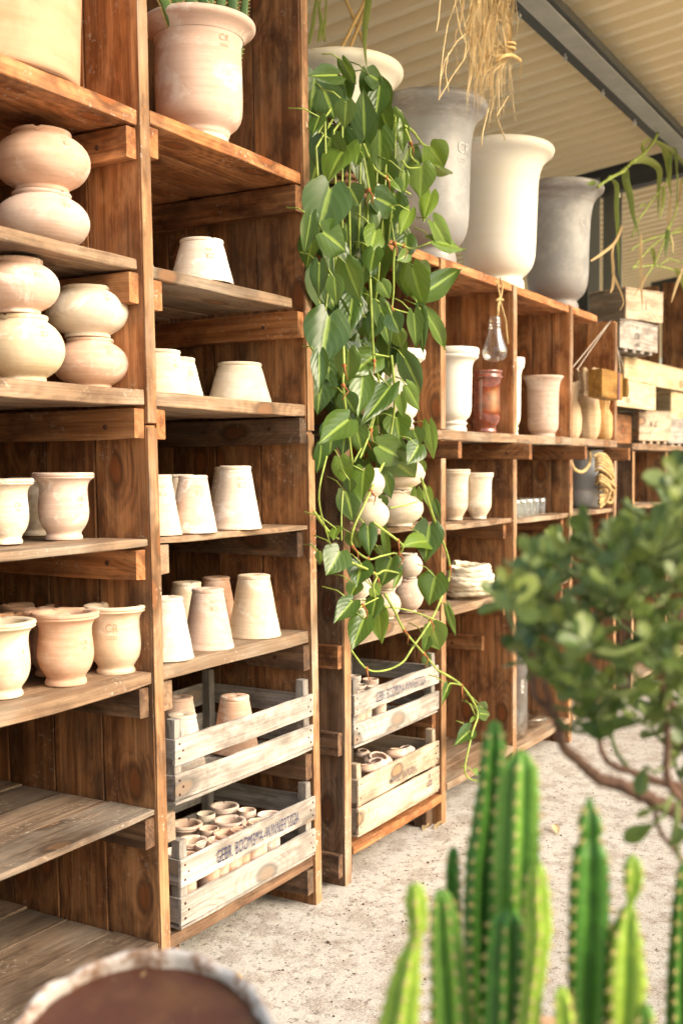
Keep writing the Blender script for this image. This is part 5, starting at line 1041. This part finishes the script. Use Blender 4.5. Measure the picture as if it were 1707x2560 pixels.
while cnt < 140 and tries < 5000:
    tries += 1; x = rl.uniform(1245, 1940); y = rl.uniform(1080, 1960)
    if not inside(x, y): continue
    if y > 1640 and rl.random() < .3: continue
    if x > 1707 and rl.random() < .6: continue
    D = 1.55+rl.uniform(-.22, .26); c = atD(x, y, D); cnt += 1
    nb = min(nodes, key=lambda q: (q-c).length+(.05 if q.z > c.z else 0)); ax = (c-nb); ax = (ax.normalized() if ax.length > 1e-3 else Vector((0, 0, 1)))*.5+Vector((0, 0, .7))+Vector((rl.uniform(-.3, .3), rl.uniform(-.3, .3), 0)); ax.normalize()
    tw.tube([nb, nb.lerp(c, .6)+Vector((0, 0, -.01)), c, c+ax*.022], [.0034, .0028, .0024, .0014], 5)
    for lv in range(3):
        base = c+ax*(.010*lv-.004); s1 = ax.orthogonal().normalized(); s1 = (Matrix.Rotation(lv*1.57+rl.uniform(0, 1), 3, ax) @ s1)
        for sg in (-1, 1):
            if rl.random() < .22: continue
            d = (s1*sg*(1-.25*lv)+ax*(.3+.45*lv)).normalized(); jleaf(base, d, rl.uniform(.024, .043)*(1-.15*lv), rl.random(), cnt)
for (ax_, ay, tx, ty, L) in ((130, -510, 0, -490, 0), (220, -500, 400, -470, 0), (250, -620, 200, -670, 0), (640, -720, 390, -820, 0), (1000, -900, 900, -990, 0), (1050, -920, 1500, -820, 0), (1540, -1340, 1260, -1360, 0), (1540, -1140, 1320, -1070, 0), (640, -750, 530, -600, 0), (680, -810, 800, -860, 0), (1330, -990, 1090, -1140, 0), (840, -260, 840, -470, 0), (560, -550, 400, -430, 0), (180, -570, 60, -660, 0), (960, -760, 700, -740, 0), (1200, -560, 1080, -680, 0), (760, -100, 560, -40, 0), (1100, 100, 860, 60, 0), (1330, 1405, 1190, 1470, 0), (1320, 1545, 1100, 1665, 0), (1460, 1735, 1568, 1600, 0), (1520, 1830, 1600, 1900, 0), (1250, 1060, 1200, 1270, 0), (1480, 420, 1320, 590, 0)):
    a = atD(*S6(ax_, ay), 1.48); b = atD(*S6(tx, ty), 1.48); jleaf(a, (b-a).normalized(), (b-a).length*1.15, rl.uniform(.3, 1), 5); q = min(nodes, key=lambda q: (q-a).length); tw.tube([q, q.lerp(a, .5)-Vector((0, 0, .008)), a], .0024, 5)
tw.build('twigs', JTWIG, jd, True); jl.build('leaves', L_JADE, jd, True)
mb = MB(); mb.lathe(smoothprof([(.02, 0), (.13, 0), (.14, .02), (.19, .66), (.21, .67), (.21, .73), (.19, .73), (.17, .66), (.0, .66)], 1), 48, jd.location); mb.build('pot', C_ORG, jd, True)
mb = MB(); mb.lathe([(0, .70), (.12, .70), (.182, .695)], 40, jd.location); mb.build('soil', SOIL, jd)
mb = MB(); mb.tube([(JP.x, JP.y, .68), atD(*S6(2850, 3220), DJ)], pxr(78), 10); mb.build('trunk', JSTEM, jd, True)

# garden shrubs behind the shed
for bi, (X, Y, Z, rx, rz_, lab) in enumerate(((9.6, 4.6, 1.4, 1.1, 1.6, 'green leafy shrub growing behind the steel column'), (12.2, 4.4, 1.3, 1.2, 1.6, 'sunlit leafy shrub beyond the plank wall'), (7.2, 4.9, 1.2, 1.0, 1.4, 'leafy shrub hidden behind the long unit'))):
    bu = thing('garden_shrub', (X, Y, 0), lab, 'shrub', 'shrubs in the garden behind the shed'); lm = MB(); tk = MB()
    for i in range(900):
        d = Vector((rl.gauss(0, 1), rl.gauss(0, 1), rl.gauss(0, 1))).normalized()*(rl.random()**.45); A_ = Vector((X+d.x*rx, Y+d.y*.8, Z+d.z*rz_))
        if A_.z < .2: A_.z = .2+rl.random()*.3
        e = Vector((rl.uniform(-1, 1), rl.uniform(-1, 1), rl.uniform(-.8, .4))).normalized(); leafmesh(lm, A_, A_+e*rl.uniform(.08, .15), .06, Vector((rl.uniform(-1, 1), -1, rl.uniform(-.5, 1))).normalized(), 'obov', .1, .1, rl.random(), i, 2, 3)
    for i in range(7): a = i*.9; tk.tube([(X, Y, 0), (X+.2*math.cos(a), Y+.2*math.sin(a), .7), (X+.6*math.cos(a), Y+.5*math.sin(a), Z+.4)], [.04, .03, .01], 6)
    lm.build('foliage', L_BACK, bu, True); tk.build('branches', JSTEM, bu, True)
# crumbs of soil, bark and grit along the shelf feet
rl = random.Random(77); lt = MB()
for i in range(420):
    x = rl.uniform(2.3, 7.6); y = 1.98-abs(rl.gauss(0, .28)) if i % 3 else rl.uniform(.2, 2.0); r = rl.uniform(.0015, .0045)*(1.8 if rl.random() < .06 else 1)
    c = Vector((x, y, r*.5)); vs = [c+Vector((rl.uniform(.6, 1.2)*r*a, rl.uniform(.6, 1.2)*r*b, rl.uniform(.5, .9)*r*d)) for a, b, d in ((1, 0, 0), (0, 1, 0), (-1, 0, 0), (0, -1, 0), (0, 0, 1), (0, 0, -1))]
    lt.add(vs, [(0, 1, 4), (1, 2, 4), (2, 3, 4), (3, 0, 4), (1, 0, 5), (2, 1, 5), (3, 2, 5), (0, 3, 5)])
tag(lt.build('grit', simple('grit_brown', (.10, .07, .05), .9, .2, 0, .6, 9)), 'brown crumbs and grit scattered on the floor along the shelf feet', 'litter', kind='stuff')
# fallen dry leaves on the floor
for i, (x, y, lab) in enumerate(((690, 2246, 'yellow dry leaf lying under the right bay of the tall unit'), (1085, 2072, 'brown curled dry leaf beside the foot of the long unit'), (1058, 2076, 'small brown dry leaf left of the curled one'), (1395, 2085, 'small reddish dry leaf in the open floor right of the tall cactus'), (600, 2480, 'small dry leaf on the floor beside the clay bowl'))):
    p = atZ(x, y, .006); lm = MB(); leafmesh(lm, p, p+Vector((.07, -.02+.02*i, .004)), .03, Vector((0, .2, 1)).normalized(), 'obov', .2, -.12, .3*i, i, 4, 6); tag(lm.build('dry_leaf', L_DRY, None, True), lab, 'leaf')
